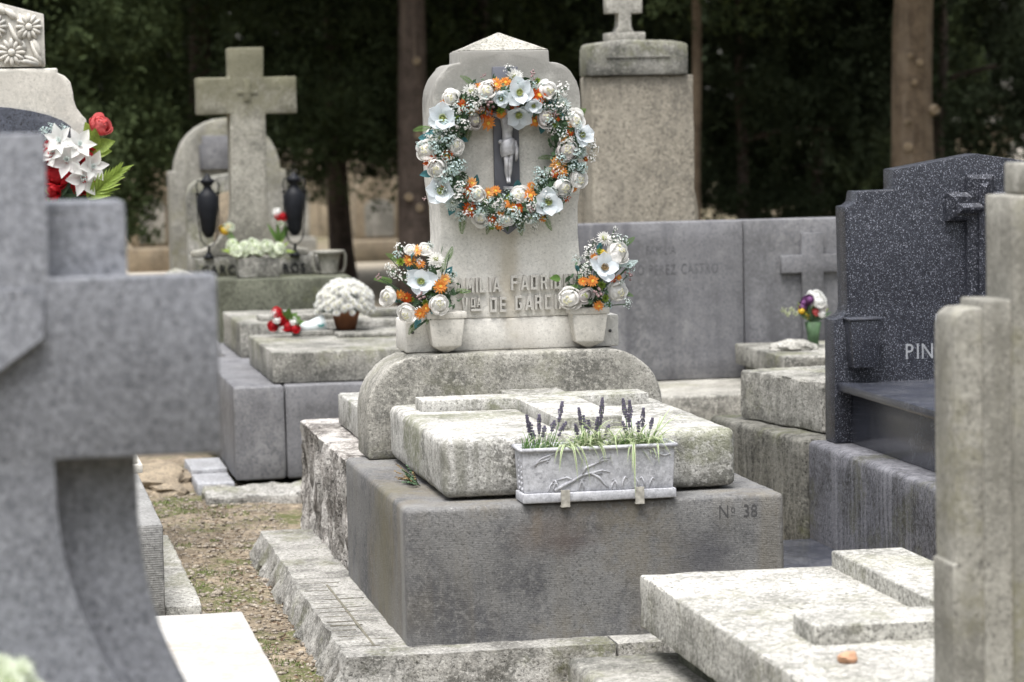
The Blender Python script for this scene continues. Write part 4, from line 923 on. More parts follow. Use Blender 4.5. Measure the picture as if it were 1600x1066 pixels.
# lavender in three clumps, a variegated spider plant and low grassy filler
def lavender(label, x, spikes):
    L = thing('lavender_plant', label, 'lavender', (x, .055, PZ1-.015), 'lavender in the planter')
    for sx, zt, ln, hl in spikes:
        b = MB(); top = Vector((sx, .05+random.uniform(-.02, .025), zt)); bot = Vector((x+(sx-x)*.5, .055, PZ1-.016))
        mid = bot.lerp(top, .55)+Vector((ln*.4, 0, 0)); b.tube([bot, mid, top], .0016, 4); st = b.build('stem', M_grass, L)
        f = MB(); dr = (top-mid).normalized(); nw = int(hl/.006)
        for i in range(nw):
            k = i/(nw-1); c = top-dr*hl*(1-k); rr = .0074*(math.sin(PI*(.12+.80*k))**.7)*random.uniform(.6, 1.15)
            if .15 < k < .24: rr *= .4
            for q in range(6):
                a = q*1.05+i*.6; o = Vector((math.cos(a), math.sin(a), .5)).normalized()
                f.ball(c+o*rr*random.uniform(.7, 1.2), .0027, 5, 3, sq=(1, 1, 1.5))
        f.build('flower_spike', M_lav, st)
    for i in range(46):
        b = MB(); a = random.random()*6.28; l = random.uniform(.03, .075); p0 = Vector((x+random.uniform(-.045, .045), .055+random.uniform(-.04, .04), PZ1-.016))
        p1 = p0+Vector((math.cos(a)*l*.35, math.sin(a)*l*.35, l)); d = (p1-p0).normalized(); s = d.orthogonal().normalized()*.0022
        pm = p0.lerp(p1, .6)+Vector((0, 0, .006)); b.add([p0-s, p0+s, pm+s*.9, p1, pm-s*.9], [(0, 1, 2, 4), (4, 2, 3)]); b.build('leaf', M_grass, L)
    return L
def zz(py): return .688+(702-py)*.00204*1.0   # height on the planter's plane
def xx(px): return .358+(px-811)*.002025
lavender('lavender clump at the left end of the planter', xx(843), [(xx(829), zz(652), 0, .05), (xx(848), zz(652), .005, .055), (xx(839), zz(676), 0, .04), (xx(886), zz(634), .012, .06), (xx(889), zz(664), -.004, .045), (xx(857), zz(670), .0, .03), (xx(872), zz(662), .004, .03), (xx(835), zz(664), -.004, .035)])
lavender('lavender clump in the middle of the planter with tallest spike', xx(925), [(xx(911), zz(644), 0, .05), (xx(927), zz(664), 0, .035), (xx(948), zz(630), .008, .08), (xx(938), zz(658), .0, .04), (xx(941), zz(668), .0, .04), (xx(903), zz(668), -.003, .03), (xx(958), zz(672), .004, .03), (xx(918), zz(656), .004, .035)])
lavender('lavender clump at the right end of the planter', xx(1000), [(xx(981), zz(633), 0, .055), (xx(991), zz(636), .0, .05), (xx(980), zz(668), 0, .04), (xx(1012), zz(648), .004, .055), (xx(1004), zz(668), .0, .03), (xx(985), zz(655), .002, .04), (xx(1026), zz(664), .006, .03)])
SP = thing('spider_plant', 'spider plant with cream-edged arching leaves draped over planter', 'plant', (.66, .05, PZ1-.015))
def ribbon(root, az, L, rise, droop, parent, w=.0042, mats=(M_cream, M_grass), side=0):
    """arching leaf: cream margins and a green middle"""
    b = MB(); n = 9; d = Vector((math.cos(az), math.sin(az), 0)); s = Vector((-d.y, d.x, 0)); vs = []
    for i in range(n+1):
        t = i/n; c = Vector(root)+d*L*t*(1-.25*droop*t)+Vector((0, 0, rise*L*t-droop*L*t*t*1.25))+s*side*L*t*t
        ww = w*(math.sin(PI*(.18+.8*t)))
        for q in (-1, -.38, .38, 1): vs.append(c+s*ww*q+Vector((0, 0, .0012*abs(q))))
    for i in range(n):
        for j in range(3): b.add([vs[i*4+j], vs[i*4+j+1], vs[(i+1)*4+j+1], vs[(i+1)*4+j]], [(0, 1, 2, 3)], 1 if j == 1 else 0)
    return b.build('leaf', list(mats), parent, True)
for rx, n in ((.50, 20), (.56, 30), (.62, 30), (.68, 34), (.74, 34), (.79, 30)):
    for i in range(n):
        az = random.choice((0, PI, 0, PI, -PI/2))+random.gauss(-.15, .55)
        ribbon((rx+random.uniform(-.02, .02), .05+random.uniform(-.03, .03), PZ1-.012), az, random.uniform(.07, .16), random.uniform(.7, 1.5), random.uniform(.5, 1.15), SP, random.uniform(.0026, .0044), side=random.uniform(-.2, .2))
for rx, az, L, dr in ((.505, -2.2, .075, 1.1), (.515, -1.35, .085, 1.3), (.525, -.9, .10, 1.25), (.50, -2.6, .06, 1.0), (.717, -1.75, .105, 1.5), (.722, -1.95, .085, 1.1), (.60, -1.2, .06, 1.0), (.56, -.5, .07, 1.0)):
    ribbon((rx, -.008, PZ1+.012), az, L, .35, dr, SP, .004)
for dx in (-.02, -.008, .004, .016, .028, .01): ribbon((xx(1015)+dx*.5, .05, PZ1-.01), .4+dx*20, .10, .9+random.random()*.4, .05, SP, .003)
GP = thing('sprouting_greens', 'low fresh green shoots filling the planter between lavender stems', 'plant', (.55, .06, PZ1-.016))
gm = MB()
for i in range(520):
    x0 = PX0+.03+random.random()*(PX1-PX0-.05); y0 = .02+random.random()*.085; l = random.uniform(.012, .042); a = random.random()*6.28
    p0 = Vector((x0, y0, PZ1-.015)); p1 = p0+Vector((math.cos(a)*l*.6, math.sin(a)*l*.6, l)); s = Vector((-math.sin(a), math.cos(a), 0))*.0022
    gm.add([p0-s, p0+s, p1], [(0, 1, 2)])
tag(gm.build('shoots', M_grass, GP), kind='stuff')
# weed in the joint beside the slab
WD = thing('weed', 'small straggly weed growing in the joint beside the pale slab', 'plant', (.125, .62, ZT))
for i in range(26):
    a = rad(random.uniform(110, 260)); L = random.uniform(.03, .09); b = MB(); p0 = Vector((.132, .60+random.uniform(-.06, .06), ZT)); p1 = p0+Vector((math.cos(a)*L, math.sin(a)*L*.8, L*random.uniform(.1, .9)))
    b.tube([p0, p0.lerp(p1, .5)+Vector((0, 0, .008)), p1], .0009, 3)
    for k in range(9):
        q = p0.lerp(p1, .3+.08*k); s = random.choice((-1, 1))*.006; b.add([q, q+Vector((.003, s, .003)), q+Vector((-.002, s*1.9, .004)), q+Vector((-.005, s, .001))], [(0, 1, 2, 3)])
    b.build('shoot', M_dkgreen if random.random() < .75 else M_brownc, WD)

# ================================================================== OTHER GRAVES
# ---- blue-grey granite cross, near left
GC = thing('granite_cross', 'large out-of-focus blue-grey granite cross at the left foreground', 'cross', (-1.263, -3.5, 0))
gx0 = -1.263; y0, y1 = -3.62, -3.40
def flare(half_top, z_top, z_start, half_bot, z_bot, n=14):
    out = []
    for i in range(n+1):
        t = i/n; out.append((half_top+(half_bot-half_top)*(1-math.cos(t*PI/2))**1.15, z_start+(z_bot-z_start)*t))
    return out
hw = .13
side = [(hw, 1.69), (hw, 1.441), (.416, 1.441), (.416, 1.128), (hw, 1.128)]+flare(hw, 0, 1.10, .385, .50)
pr = [(gx0+a, z) for a, z in side]+[(gx0-a, z) for a, z in side[::-1]]
prism('cross_front', pr, y0, y0+.075, S['granite_blue'], GC, bevel=.006, seg=2)
side = [(.266, 1.569), (.270, 1.13)]+flare(.272, 0, 1.06, .46, .50)
pr = [(gx0+a, z) for a, z in side]+[(gx0-a, z) for a, z in side[::-1]]
prism('backing_stele', pr, y0+.0755, y1+.06, S['granite_blue'], GC, bevel=.006, seg=2)
block('plinth', gx0-.62, gx0+.56, y0-.45, y1+.12, .18, .499, S['granite_blue'], GC, amp=0)
block('footing', gx0-.70, gx0+.60, y0-.55, y1+.2, -.03, .18-.002, S['concrete'], GC, amp=.003)
# drapery fold carved across the crossing
bm = bmesh.new(); yb = y0-.0005
q = [bm.verts.new(p) for p in ((gx0-.124, yb-.024, 1.172), (gx0+.118, yb-.024, 1.340), (gx0+.118, yb-.004, 1.425), (gx0-.124, yb-.004, 1.425), (gx0-.124, yb, 1.172), (gx0+.118, yb, 1.340), (gx0+.118, yb, 1.425), (gx0-.124, yb, 1.425))]
for f in ((0, 1, 2, 3), (4, 7, 6, 5), (0, 4, 5, 1), (1, 5, 6, 2), (2, 6, 7, 3), (3, 7, 4, 0)): bm.faces.new([q[k] for k in f])
bmesh.ops.recalc_face_normals(bm, faces=bm.faces[:])
solid('carved_drape', bm, S['granite_blue'], GC, bevel=.003, seg=1, amp=0)

def pot_mum(label, x, y, z, R, hgt, nfl, mat, fr, name='potted_chrysanthemum', potc=M_terra, ztop=.55, heart=M_yel, group=None):
    t = thing(name, label, 'flowers', (x, y, z), group)
    m = MB(); m.lathe([(R*.35, z), (R*.5, z+hgt*.34), (R*.54, z+hgt*.34), (R*.54, z+hgt*.42), (R*.46, z+hgt*.42), (R*.44, z+hgt*.36), (.001, z+hgt*.36)], 20, 0, Matrix.Translation((x, y, 0))); m.build('pot', potc, t, True)
    c0 = Vector((x, y, z+hgt*.42)); hz = hgt*.58
    def fn(n):
        d = rng.normal(size=(n, 3)); d /= np.linalg.norm(d, axis=1)[:, None]; d[:, 2] = np.abs(d[:, 2])*1.0-.1
        return d*[R*.9, R*.9, hz*.88]*rng.uniform(.5, 1, (n, 1))+[0, 0, hgt*.42]
    V, F = leaf_mass(700, fn, .010, .026, .45); tag(link('foliage', np_mesh('foliage', V, F), M_dkgreen, t), kind='stuff')
    ga = PI*(3-math.sqrt(5))
    for i in range(nfl):
        k = (i+.5)/nfl; zz_ = 1-k*1.12; r = math.sqrt(max(0, 1-zz_*zz_)); a = i*ga+random.uniform(-.2, .2)
        if zz_ < .12 and random.random() < .45: continue
        d = Vector((r*math.cos(a), r*math.sin(a), zz_)); p = c0+Vector((d.x*R, d.y*R, max(-.08, d.z)*hz))*random.uniform(.93, 1.05)
        flower('mum', p, fr*random.uniform(.8, 1.1), Vector((d.x, d.y, d.z+.25)), mat, heart, t)
    return t
pot_mum('white chrysanthemums cropped by the bottom left corner, before the granite cross', -1.27, -3.86, .499, .135, .335, 110, M_lime_white, .032, heart=M_succ)

# ---- white marble slab, left foreground on the ground
t = thing('marble_grave', 'low white marble ledger behind the granite cross', 'tomb', (-.95, -.5, 0))
block('ledger', -1.45, -.487, -1.6, .205, .075, .20, S['marble'], t, bevel=.008, amp=.001, cut=.08)
block('footing', -1.47, -.47, -1.62, .245, -.03, .074, S['sandstone'], t, bevel=.006, amp=.003, cut=.05)
# ---- tomb of the carved daisies
t = thing('side_tomb', 'grey tooled tomb base left of the earth strip with flat step stone', 'tomb', (-1.3, 2, 0))
block('base_block', -1.95, -.668, 1.165, 3.6, 0, .352, S['tooled'], t, bevel=.010, amp=.0015, cut=.08)
block('step_stone', -.662, -.535, 1.27, 3.05, -.03, .05, S['pale'], t, bevel=.008, amp=.006, freq=7, cut=.05)
block('rear_plinth', -1.95, -.652, 2.66, 3.55, .3525, .385, S['beige'], t, bevel=.003, amp=0)
block('rear_plinth', -1.95, -.672, 2.70, 3.55, .3855, .42, S['beige'], t, bevel=.003, amp=0)
HS = thing('carved_headstone', 'pale stone headstone with carved daisies and dark arched panel, top left', 'headstone', (-1.45, 2.9, .42))
cy = 2.86; c0x = -1.36
HSX = (-1.143442, .002495, -.00008); HSZ = (2.220535, -.000045, -.002517); BQX = (-1.1446, .002466, -.000079); BQZ = (2.21445, -.000044, -.002488)
def hs(u, v):      # outline sheet of the stone (u across, v down) to metres on its face
    return HSX[0]+HSX[1]*u+HSX[2]*v, HSZ[0]+HSZ[1]*u+HSZ[2]*v
R_ = [hs(136, 420), hs(135, 187)]+[hs(*q) for q in ((128, 180), (119, 168), (115, 155), (114, 145), (110, 128), (101, 118), (90, 113), (90, 106))]
R_[0] = (R_[1][0], .4205)
left = [(2*c0x-a, z) for a, z in R_[::-1]]
prism('shouldered_stele', R_+left, cy, cy+.24, S['beige'], HS, bevel=.006, seg=2, amp=.001, cut=.06)
tx, tz0 = hs(71, 105); ttop = hs(71, 22)[1]; apex = ttop+.075
pr = [(tx, tz0+.003), (tx, ttop), (c0x, apex+.03), (2*c0x-tx, ttop), (2*c0x-tx, tz0+.003)]
prism('top_block', pr, cy+.01, cy+.22, S['beige'], HS, bevel=.004, amp=0)
pa = hs(114, 206)[0]; za = hs(114, 206)[1]; zc = za+.09
pr = [(pa, .55), (pa, za)]+[(c0x+(pa-c0x)*math.cos(rad(a)), za+.115*math.sin(rad(a))) for a in range(12, 180, 12)]+[(2*c0x-pa, za), (2*c0x-pa, .55)]
prism('dark_arched_panel', pr, cy-.012, cy-.0005, S['granite_plain'], HS, bevel=.003)
def carved_daisy(px, py, r):
    x, z = hs(px, py); m = MB()
    for i in range(12):
        a = 2*PI*i/12; c = Vector((x+r*.62*math.cos(a), cy+.006, z+r*.62*math.sin(a)))
        k = MB(); k.ball((0, 0, 0), 1, 8, 5)
        m.add(k.v, k.f, 0, Matrix.Translation(c) @ Matrix.Rotation(-a, 4, 'Y') @ Matrix.Diagonal((r*.42, .014, r*.17, 1)))
    d = m.build('carved_daisy', S['beige'], HS, True)
    m = MB(); m.ball((x, cy-.004, z), r*.27, 10, 6, sq=(1, .6, 1)); m.build('flower_heart', S['beige'], d, True)
carved_daisy(45, 42, .052); carved_daisy(18, 82, .056); carved_daisy(-8, 42, .05); carved_daisy(-40, 70, .055)
for pts in ([(64, 100), (50, 92), (38, 88)], [(66, 100), (56, 84), (48, 64)], [(60, 100), (40, 96), (28, 95)], [(34, 70), (22, 56), (14, 36)], [(30, 60), (36, 44), (30, 22)]):
    m = MB(); q = [hs(*p) for p in pts]; m.tube([(a, cy+.004, b) for a, b in q], [.012, .010, .005], 7); m.build('carved_stem', S['beige'], HS, True)
for a, b in (((62, 90), (52, 60)), ((26, 30), (8, 14)), ((10, 22), (-6, 10)), ((40, 80), (30, 62))):
    (ax, az), (bx, bz) = hs(*a), hs(*b); m = MB(); k = MB(); k.ball((0, 0, 0), 1, 8, 5); ln = math.hypot(bx-ax, bz-az)/2
    m.add(k.v, k.f, 0, Matrix.Translation(((ax+bx)/2, cy+.006, (az+bz)/2)) @ Matrix.Rotation(-math.atan2(bz-az, bx-ax), 4, 'Y') @ Matrix.Diagonal((ln, .012, .014, 1))); m.build('carved_leaf', S['beige'], HS, True)
x, z = hs(112, 330)
m = MB(); m.lathe([(.03, z-.28), (.045, z-.15), (.075, z), (.07, z)], 16, 0, Matrix.Translation((x, cy-.10, 0))); m.tube([(x, cy-.1, z-.2), (x, cy+.01, z-.22)], .012, 6); m.build('bracket_vase', M_black, HS, True)
# silk bouquet before it: measured at its own distance
BQ = thing('silk_bouquet', 'bouquet of white lilies, red roses and palm leaf before carved headstone', 'bouquet', (x, cy-.10, z-.02))
stems = MB(); by = cy-.13
def bq(kind, px, py, r, mt, cm, nd=None, upv=None, yoff=0):
    p = Vector((BQX[0]+BQX[1]*px+BQX[2]*py, by+yoff, BQZ[0]+BQZ[1]*px+BQZ[2]*py))
    if upv is not None: flower(kind, p-Vector(upv).normalized()*r*.5, r, (0, -1, .3), mt, None, BQ, upv=upv)
    else: flower(kind, p, r, nd or ((px-115)*.012, -1, (270-py)*.008), mt, cm, BQ)
    stems.tube([(x, cy-.1, z-.05), ((x+p.x)/2, by+.03, (z+p.z)/2+.02), (p.x, p.y+.02, p.z)], .003, 4)
for px, py, r in ((104, 250, .075), (124, 226, .062), (92, 220, .06), (128, 277, .07), (144, 260, .055), (80, 240, .05), (84, 236, .045)): bq('star', px, py, r*1.05, M_white, M_mum_pet, yoff=-.04)
for px, py, r in ((88, 272, .056), (137, 247, .045), (74, 242, .046), (130, 288, .042), (80, 300, .04), (148, 282, .035)): bq('peony', px, py, r, M_red, M_red, yoff=-.01)
bq('peony', 157, 196, .044, M_pinkw, M_pinkw, (.4, -.8, .5)); bq('lily', 150, 204, .03, M_white, M_palmg, (.1, -.6, .8), yoff=.02)
for px, py, r, a in ((147, 215, .10, 80), (160, 228, .09, 20), (155, 238, .085, 5), (140, 208, .085, 110), (150, 250, .07, -15)): bq('leaf', px, py, r, M_palmg, None, upv=(math.cos(rad(a)), -.2, math.sin(rad(a))))
for k in range(10):    # palm leaf: long leaflets on both sides of a midrib
    bu, bv = 136+5.0*k, 312-4.6*k
    for a, L in ((8+2*k, .10-.003*k), (82-3*k, .085-.003*k)):
        bq('blade', bu+L*200*math.cos(rad(a)), bv-L*200*math.sin(rad(a)), L, M_palmg, None, upv=(math.cos(rad(a)), -.2, math.sin(rad(a))), yoff=-.035)
for px, py in ((74, 300), (80, 312), (95, 300), (118, 302), (108, 310), (126, 296), (100, 285)): bq('leaf', px, py, .08, M_dkgreen if px > 90 else M_palmg, None, upv=(random.uniform(-1, 1), -.3, random.uniform(-.3, 1)))
for px, py in ((70, 205), (80, 200), (99, 203), (76, 215)): bq('sprig', px, py, .022, M_aqua_pet, M_mum_pet)
stems.build('stems', M_dkgreen, BQ)

# ---- grey tomb behind left (two-stone base, thick slab), with what lies on it
D = thing('slab_tomb', 'dark grey tomb with thick weathered slab left of the headstone', 'tomb', (.5, 5.5, 0))
block('base_block', -.109, .128, 4.727, 6.6, .05, .49, S['slate'], D, bevel=.01, amp=.002, cut=.08); block('base_block', .133, 1.25, 4.73, 6.6, .05, .49, S['slate'], D, bevel=.01, amp=.002, cut=.08)
block('thick_slab', .087, 1.12, 4.82, 6.03, .493, .64, S['concrete'], D, bevel=.006, amp=.003, cut=.05)
block('inscribed_tablet', .50, .86, 5.62, 5.98, .6405, .662, S['concrete'], D, bevel=.004, amp=.001, cut=.05)
block('relief_bar', .30, .50, 5.82, 5.95, .6405, .668, S['concrete'], D, bevel=.004, amp=.001, cut=.05)
block('relief_bar', .87, 1.1, 5.78, 5.95, .6405, .672, S['concrete'], D, bevel=.004, amp=.001, cut=.05)
D2 = thing('slab_tomb', 'green-stained thick slab tomb behind, at foot of the large stone cross', 'tomb', (.5, 7, 0))
block('base_block', .02, 1.3, 6.61, 7.9, 0, .488, S['slate'], D2, bevel=.01, amp=.002, cut=.1)
block('thick_slab', .080, 1.15, 6.44, 7.5, .4905, .672, S['concrete'], D2, bevel=.006, amp=.003, cut=.05)
block('relief_bar', .20, .62, 6.60, 6.78, .6725, .70, S['concrete'], D2, bevel=.004, amp=.002, cut=.05)
block('relief_bar', .80, 1.12, 6.6, 6.8, .6725, .715, S['concrete'], D2, bevel=.004, amp=.002, cut=.05)
block('stub_stone', .98, 1.06, 5.66, 5.74, .6405, .70, S['sandstone'], D, bevel=.006, amp=.002, cut=.03)
pot_mum('big round pot of white chrysanthemums on the weathered slab', .575, 5.9, .664, .145, .255, 210, M_white, .026, heart=M_creamc)
rb = thing('ribbon_bow', 'turquoise foil ribbon beside the white chrysanthemum pot', 'ribbon', (.44, 5.86, .67))
for i in range(7):
    m = MB(); a = 2*PI*i/7; L = random.uniform(.03, .05); q = MB(); petal(q, L, .03, .3, .25, rad(25), a, 5, 3, .8)
    m.add(q.v, q.f, 0, Matrix.Translation((.44, 5.86, .672))); m.build('loop', M_tealrib, rb, True)
m = MB(); m.ball((.44, 5.86, .68), .012, 8, 5); m.build('knot', M_tealrib, rb, True)
rd = thing('rose_spray', 'small spray of red and white roses with green leaf on slab', 'bouquet', (.25, 5.9, .645))
for dx, dz, r, mt in ((-.055, .03, .03, M_red), (-.02, .035, .03, M_red), (.01, .03, .03, M_red), (.03, .02, .026, M_red), (-.035, .10, .026, M_red), (-.045, .095, .02, M_white), (-.035, .062, .02, M_white), (.05, .05, .024, M_white), (-.01, .02, .022, M_white), (.055, .015, .024, M_red), (-.015, .065, .02, M_red)):
    flower('peony', Vector((.25+dx, 5.84+random.uniform(-.02, .02), .665+dz)), r, (dx*4, -1, .5), mt, mt, rd)
for a in (20, 50, 75, 110, 150, 5): flower('leaf', Vector((.26, 5.86, .69)), .10, (0, -.8, .6), M_dkgreen if a > 100 else M_fern, None, rd, upv=(math.cos(rad(a)), -.1, math.sin(rad(a))))
m = MB(); m.lathe([(.035, 0), (.03, .06), (.045, .14)], 12, 0, Matrix.Translation((.33, 5.88, .668)) @ Matrix.Rotation(rad(75), 4, 'Y') ); m.build('wrapping', M_wrap, rd, True)

# ---- large stone cross on stepped base, black urns, planter of white blooms
E_ = thing('stone_cross', 'tall weathered stone cross on stepped base, behind left', 'cross', (.30, 8, 0))
block('lower_step', .06, .83, 7.6, 8.6, .0, .846, S['concrete_green'], E_, bevel=.008, amp=.003, cut=.08)
block('lettered_step', -.035, .72, 7.98, 8.55, .8475, .955, S['concrete'], E_, bevel=.005, amp=.002, cut=.08)
k0 = .303
side = [(.34, .956), (.34, .99), (.27, 1.0), (.20, 1.04), (.145, 1.10), (.112, 1.18), (.105, 1.3), (.104, 1.785), (.29, 1.785), (.29, 2.0), (.102, 2.0), (.102, 2.172)]
prism('cross_shaft', [(k0+a, z) for a, z in side]+[(k0-a, z) for a, z in side[::-1]], 8.08, 8.28, S['cross_stone'], E_, bevel=.008, amp=.002, cut=.06)
block('carved_monogram', k0-.02, k0+.02, 8.072, 8.079, 1.86, 1.99, S['cross_stone'], E_, bevel=.003, amp=0); block('carved_monogram', k0-.06, k0+.06, 8.074, 8.0795, 1.90, 1.925, S['cross_stone'], E_, bevel=.003, amp=0)
text_part('GARC', .075, -.0, 7.975, .862, M_black, E_, 'letter', .003, .9); text_part('ROS', .075, .47, 7.975, .862, M_black, E_, 'letter', .003, .9)
def urn(label, x):
    t = thing('hanging_urn', label, 'urn', (x, 7.95, .956), 'black urns flanking the stone cross')
    zb = 1.075
    m = MB(); m.lathe([(.012, zb), (.022, zb+.006), (.042, zb+.04), (.056, zb+.15), (.060, zb+.235), (.045, zb+.262), (.026, zb+.282), (.022, zb+.30), (.036, zb+.315), (.046, zb+.328), (.03, zb+.34), (.012, zb+.36), (.004, zb+.372)], 18, 0, Matrix.Translation((x, 7.95, 0))); m.build('body', M_black, t, True)
    for s in (-1, 1):
        m = MB(); m.tube([(x+s*.062, 7.95, zb+.25), (x+s*.060, 7.95, zb+.12), (x+s*.046, 7.95, zb-.01), (x+s*.02, 7.95, zb-.045), (x, 7.95, zb-.05)], .0038, 6); m.ball((x+s*.062, 7.95, zb+.255), .009, 8, 5); m.build('stand_arm', M_black, t, True)
        m = MB(); m.tube([(x+s*.03, 7.95, zb+.325), (x+s*.055, 7.94, zb+.335), (x+s*.066, 7.93, zb+.30), (x+s*.052, 7.95, zb+.25)], .004, 6); m.build('handle', M_black, t, True)
    m = MB(); m.tube([(x, 7.95, zb-.05), (x, 7.98, .99)], .008, 6); m.lathe([(.03, .956), (.028, .965), (.01, .99)], 12, 0, Matrix.Translation((x, 7.98, 0))); m.build('foot', M_black, t, True)
urn('black iron urn on a stand left of the stone cross shaft', .047); urn('black iron urn on a stand right of the stone cross shaft', .548)
t = thing('stone_planter', 'stone trough of greenish white blooms before the large cross', 'planter', (.31, 7.78, .846))
block('trough', .19, .427, 7.70, 7.84, .8475, .962, S['concrete'], t, bevel=.006, amp=.002, cut=.04)
for i in range(24):
    xq = .165+.29*random.random(); zq = .985+random.uniform(0, .055); flower('peony', Vector((xq, 7.75+random.uniform(-.05, .04), zq)), random.uniform(.030, .038), ((xq-.31)*3, -1, .7), M_lime_white, M_succ, t)
for i in range(22):
    s = random.choice((-1, 1)); a = rad(random.uniform(5, 70)); q = Vector((.31+s*random.uniform(.05, .13), 7.76, .98)); flower('blade', q, random.uniform(.07, .11), (0, -.7, .6), M_palmg, None, t, upv=(s*math.cos(a), random.uniform(-.4, .3), math.sin(a)))
for dx in (.095, .11, .12): m = MB(); m.tube([(.25, 7.79, .95), (.047+dx, 8.0, 1.05+dx*.6)], .004, 5); m.build('stem', M_fern, t)
for dx, mt in ((.095, M_yellowf), (.11, M_lime_white), (.12, M_lime_white)): flower('peony', Vector((.047+dx, 7.99, 1.06+dx*.6)), .03, (0, -1, .5), mt, M_yel, t)
t = thing('carnation_bunch', 'tiny red and white bunch beside the right urn', 'bouquet', (.46, 7.97, 1.0))
for dx, dz, mt in ((0, .19, M_red), (.022, .185, M_red), (-.01, .21, M_white), (.012, .155, M_lime_white)): flower('peony', Vector((.455+dx, 7.94, 1.0+dz)), .026, (0, -1, .4), mt, mt, t)
for a in (70, 95, 120, 60): flower('blade', Vector((.455, 7.955, 1.03)), .13, (0, -1, .2), M_fern, None, t, upv=(math.cos(rad(a)), 0, math.sin(rad(a))))
# small two-handled stone vase
vx, vy = .735, 7.98
V_ = thing('handled_vase', 'small pale stone vase with two handles behind chrysanthemums', 'vase', (vx, vy-.03, .846))
m = MB(); m.lathe([(.05, .8475), (.052, .86), (.05, .88), (.058, .92), (.068, .965), (.092, .972), (.094, .986), (.07, .988), (.066, .95)], 20, 0, Matrix.Translation((vx, vy-.1, 0))); m.build('body', S['fgpillar'], V_, True)
for s in (-1, 1):
    m = MB(); m.tube([(vx+s*.084, vy-.1, .978), (vx+s*.093, vy-.1, .955), (vx+s*.092, vy-.1, .90), (vx+s*.082, vy-.1, .862), (vx+s*.05, vy-.1, .856)], .010, 8); m.build('handle', S['fgpillar'], V_, True)

# ---- arched stele and rough arch behind the cross
t = thing('arched_stele', 'pale round-topped stele with grey plaque behind the large cross', 'headstone', (.42, 11, 0))
pr = [(.03, -.02), (.83, -.02), (.83, 1.42)]+arc(.43, 1.42, .36, 0, 180, 16)+[(.03, 1.42)]
prism('stele', pr, 11, 11.3, S['fgpillar'], t, bevel=.01, amp=.002, cut=.1)
prism('slate_plaque', [(.235, 1.43), (.52, 1.43), (.52, 1.66), (.255, 1.66), (.255, 1.60), (.235, 1.60)], 10.97, 10.998, S['slate'], t, bevel=.003)
block('base', -.05, .9, 10.6, 11.3, -.02, .55, S['beige_dirty'], t, amp=.006, cut=.1)
t = thing('rough_arch_stone', 'rough grey gravestone with shallow arch before pale stele', 'headstone', (.3, 10.4, 0))
pr = [(.10, -.02), (.52, -.02), (.52, 1.40), (.40, 1.41), (.17, 1.37), (.12, 1.33), (.10, 1.25)]
prism('stone', pr, 10.35, 10.55, S['concrete'], t, bevel=.012, amp=.006, cut=.08)
pr = [(.27, .5), (.50, .5)]+arc(.385, 1.22, .115, 0, 180, 8, .07)
prism('niche', pr, 10.325, 10.348, S['sandstone'], t, bevel=.004)
for i in range(7):
    rk = thing('boulder', 'rough pale boulder, %s in the row of boulders before the arched stele' % ('leftmost', 'second from left', 'third from left', 'middle one', 'third from right', 'second from right', 'rightmost')[i], 'rock', (.02+.09*i-.06*(i % 2), 10.0-.05*i, .0), 'boulders by the arched stele')
    bm = bmesh.new(); bmesh.ops.create_icosphere(bm, subdivisions=3, radius=.16)
    for v in bm.verts: v.co *= 1+.3*noise.noise(v.co*6+Vector((i*3, 0, 0))); v.co.z = v.co.z*1.1+.62*(.5 if i % 3 else .85)+.1; v.co += rk.location
    solid('rock', bm, S['beige_dirty'], rk, bevel=0, amp=0)
    m = MB(); m.box(rk.location.x-.1, rk.location.x+.1, 9.95-.05*i, 10.15-.05*i, -.02, .35); m.build('bedding_stone', S['beige_dirty'], rk)

# ---- pebbled stele with small cross
t = thing('pebbled_stele', 'tall pebble-rendered stele with arched cap and small stone cross', 'monument', (2.17, 6.3, 0))
block('shaft', 1.905, 2.452, 6.0, 6.28, -.02, 1.935, S['pebbled'], t, bevel=.008, amp=.003, cut=.06)
block('base', 1.80, 2.54, 5.92, 6.6, -.02, .9, S['pebbled'], t, bevel=.008, amp=.003, cut=.1)
pr = [(1.885, 1.937), (2.418, 1.937), (2.418, 2.09)]+[(2.15+.265*math.cos(rad(a)), 2.09+.032*math.sin(rad(a))) for a in range(15, 180, 15)]+[(1.885, 2.08)]
prism('arched_cap', pr, 5.97, 6.2, S['concrete'], t, bevel=.008, amp=.003, cut=.05)
prism('string_course', [(1.98, 2.03), (2.32, 2.03), (2.32, 2.037), (1.98, 2.037)], 5.962, 5.972, S['concrete'], t, bevel=0)
block('cross_foot', 2.035, 2.222, 6.1, 6.3, 2.115, 2.165, S['beige_dirty'], t, bevel=.006, amp=.002, cut=.04)
side = [(.05, 2.166), (.034, 2.20), (.034, 2.265), (.095, 2.265), (.095, 2.36), (.036, 2.36), (.036, 2.45)]
prism('small_cross', [(2.125+a, z) for a, z in side]+[(2.125-a, z) for a, z in side[::-1]], 6.15, 6.25, S['beige_dirty'], t, bevel=.006, amp=.002, cut=.04)
sb = [(.375, -.02), (.375, 1.20), (.362, 1.30), (.345, 1.36), (.352, 1.42), (.338, 1.50), (.315, 1.56), (.318, 1.66), (.30, 1.75)]
prism('scrolled_back', [(2.168+a, z) for a, z in sb]+[(2.168-a, z) for a, z in sb[::-1]], 6.285, 6.45, S['pebbled'], t, bevel=.008, amp=.003, cut=.08)

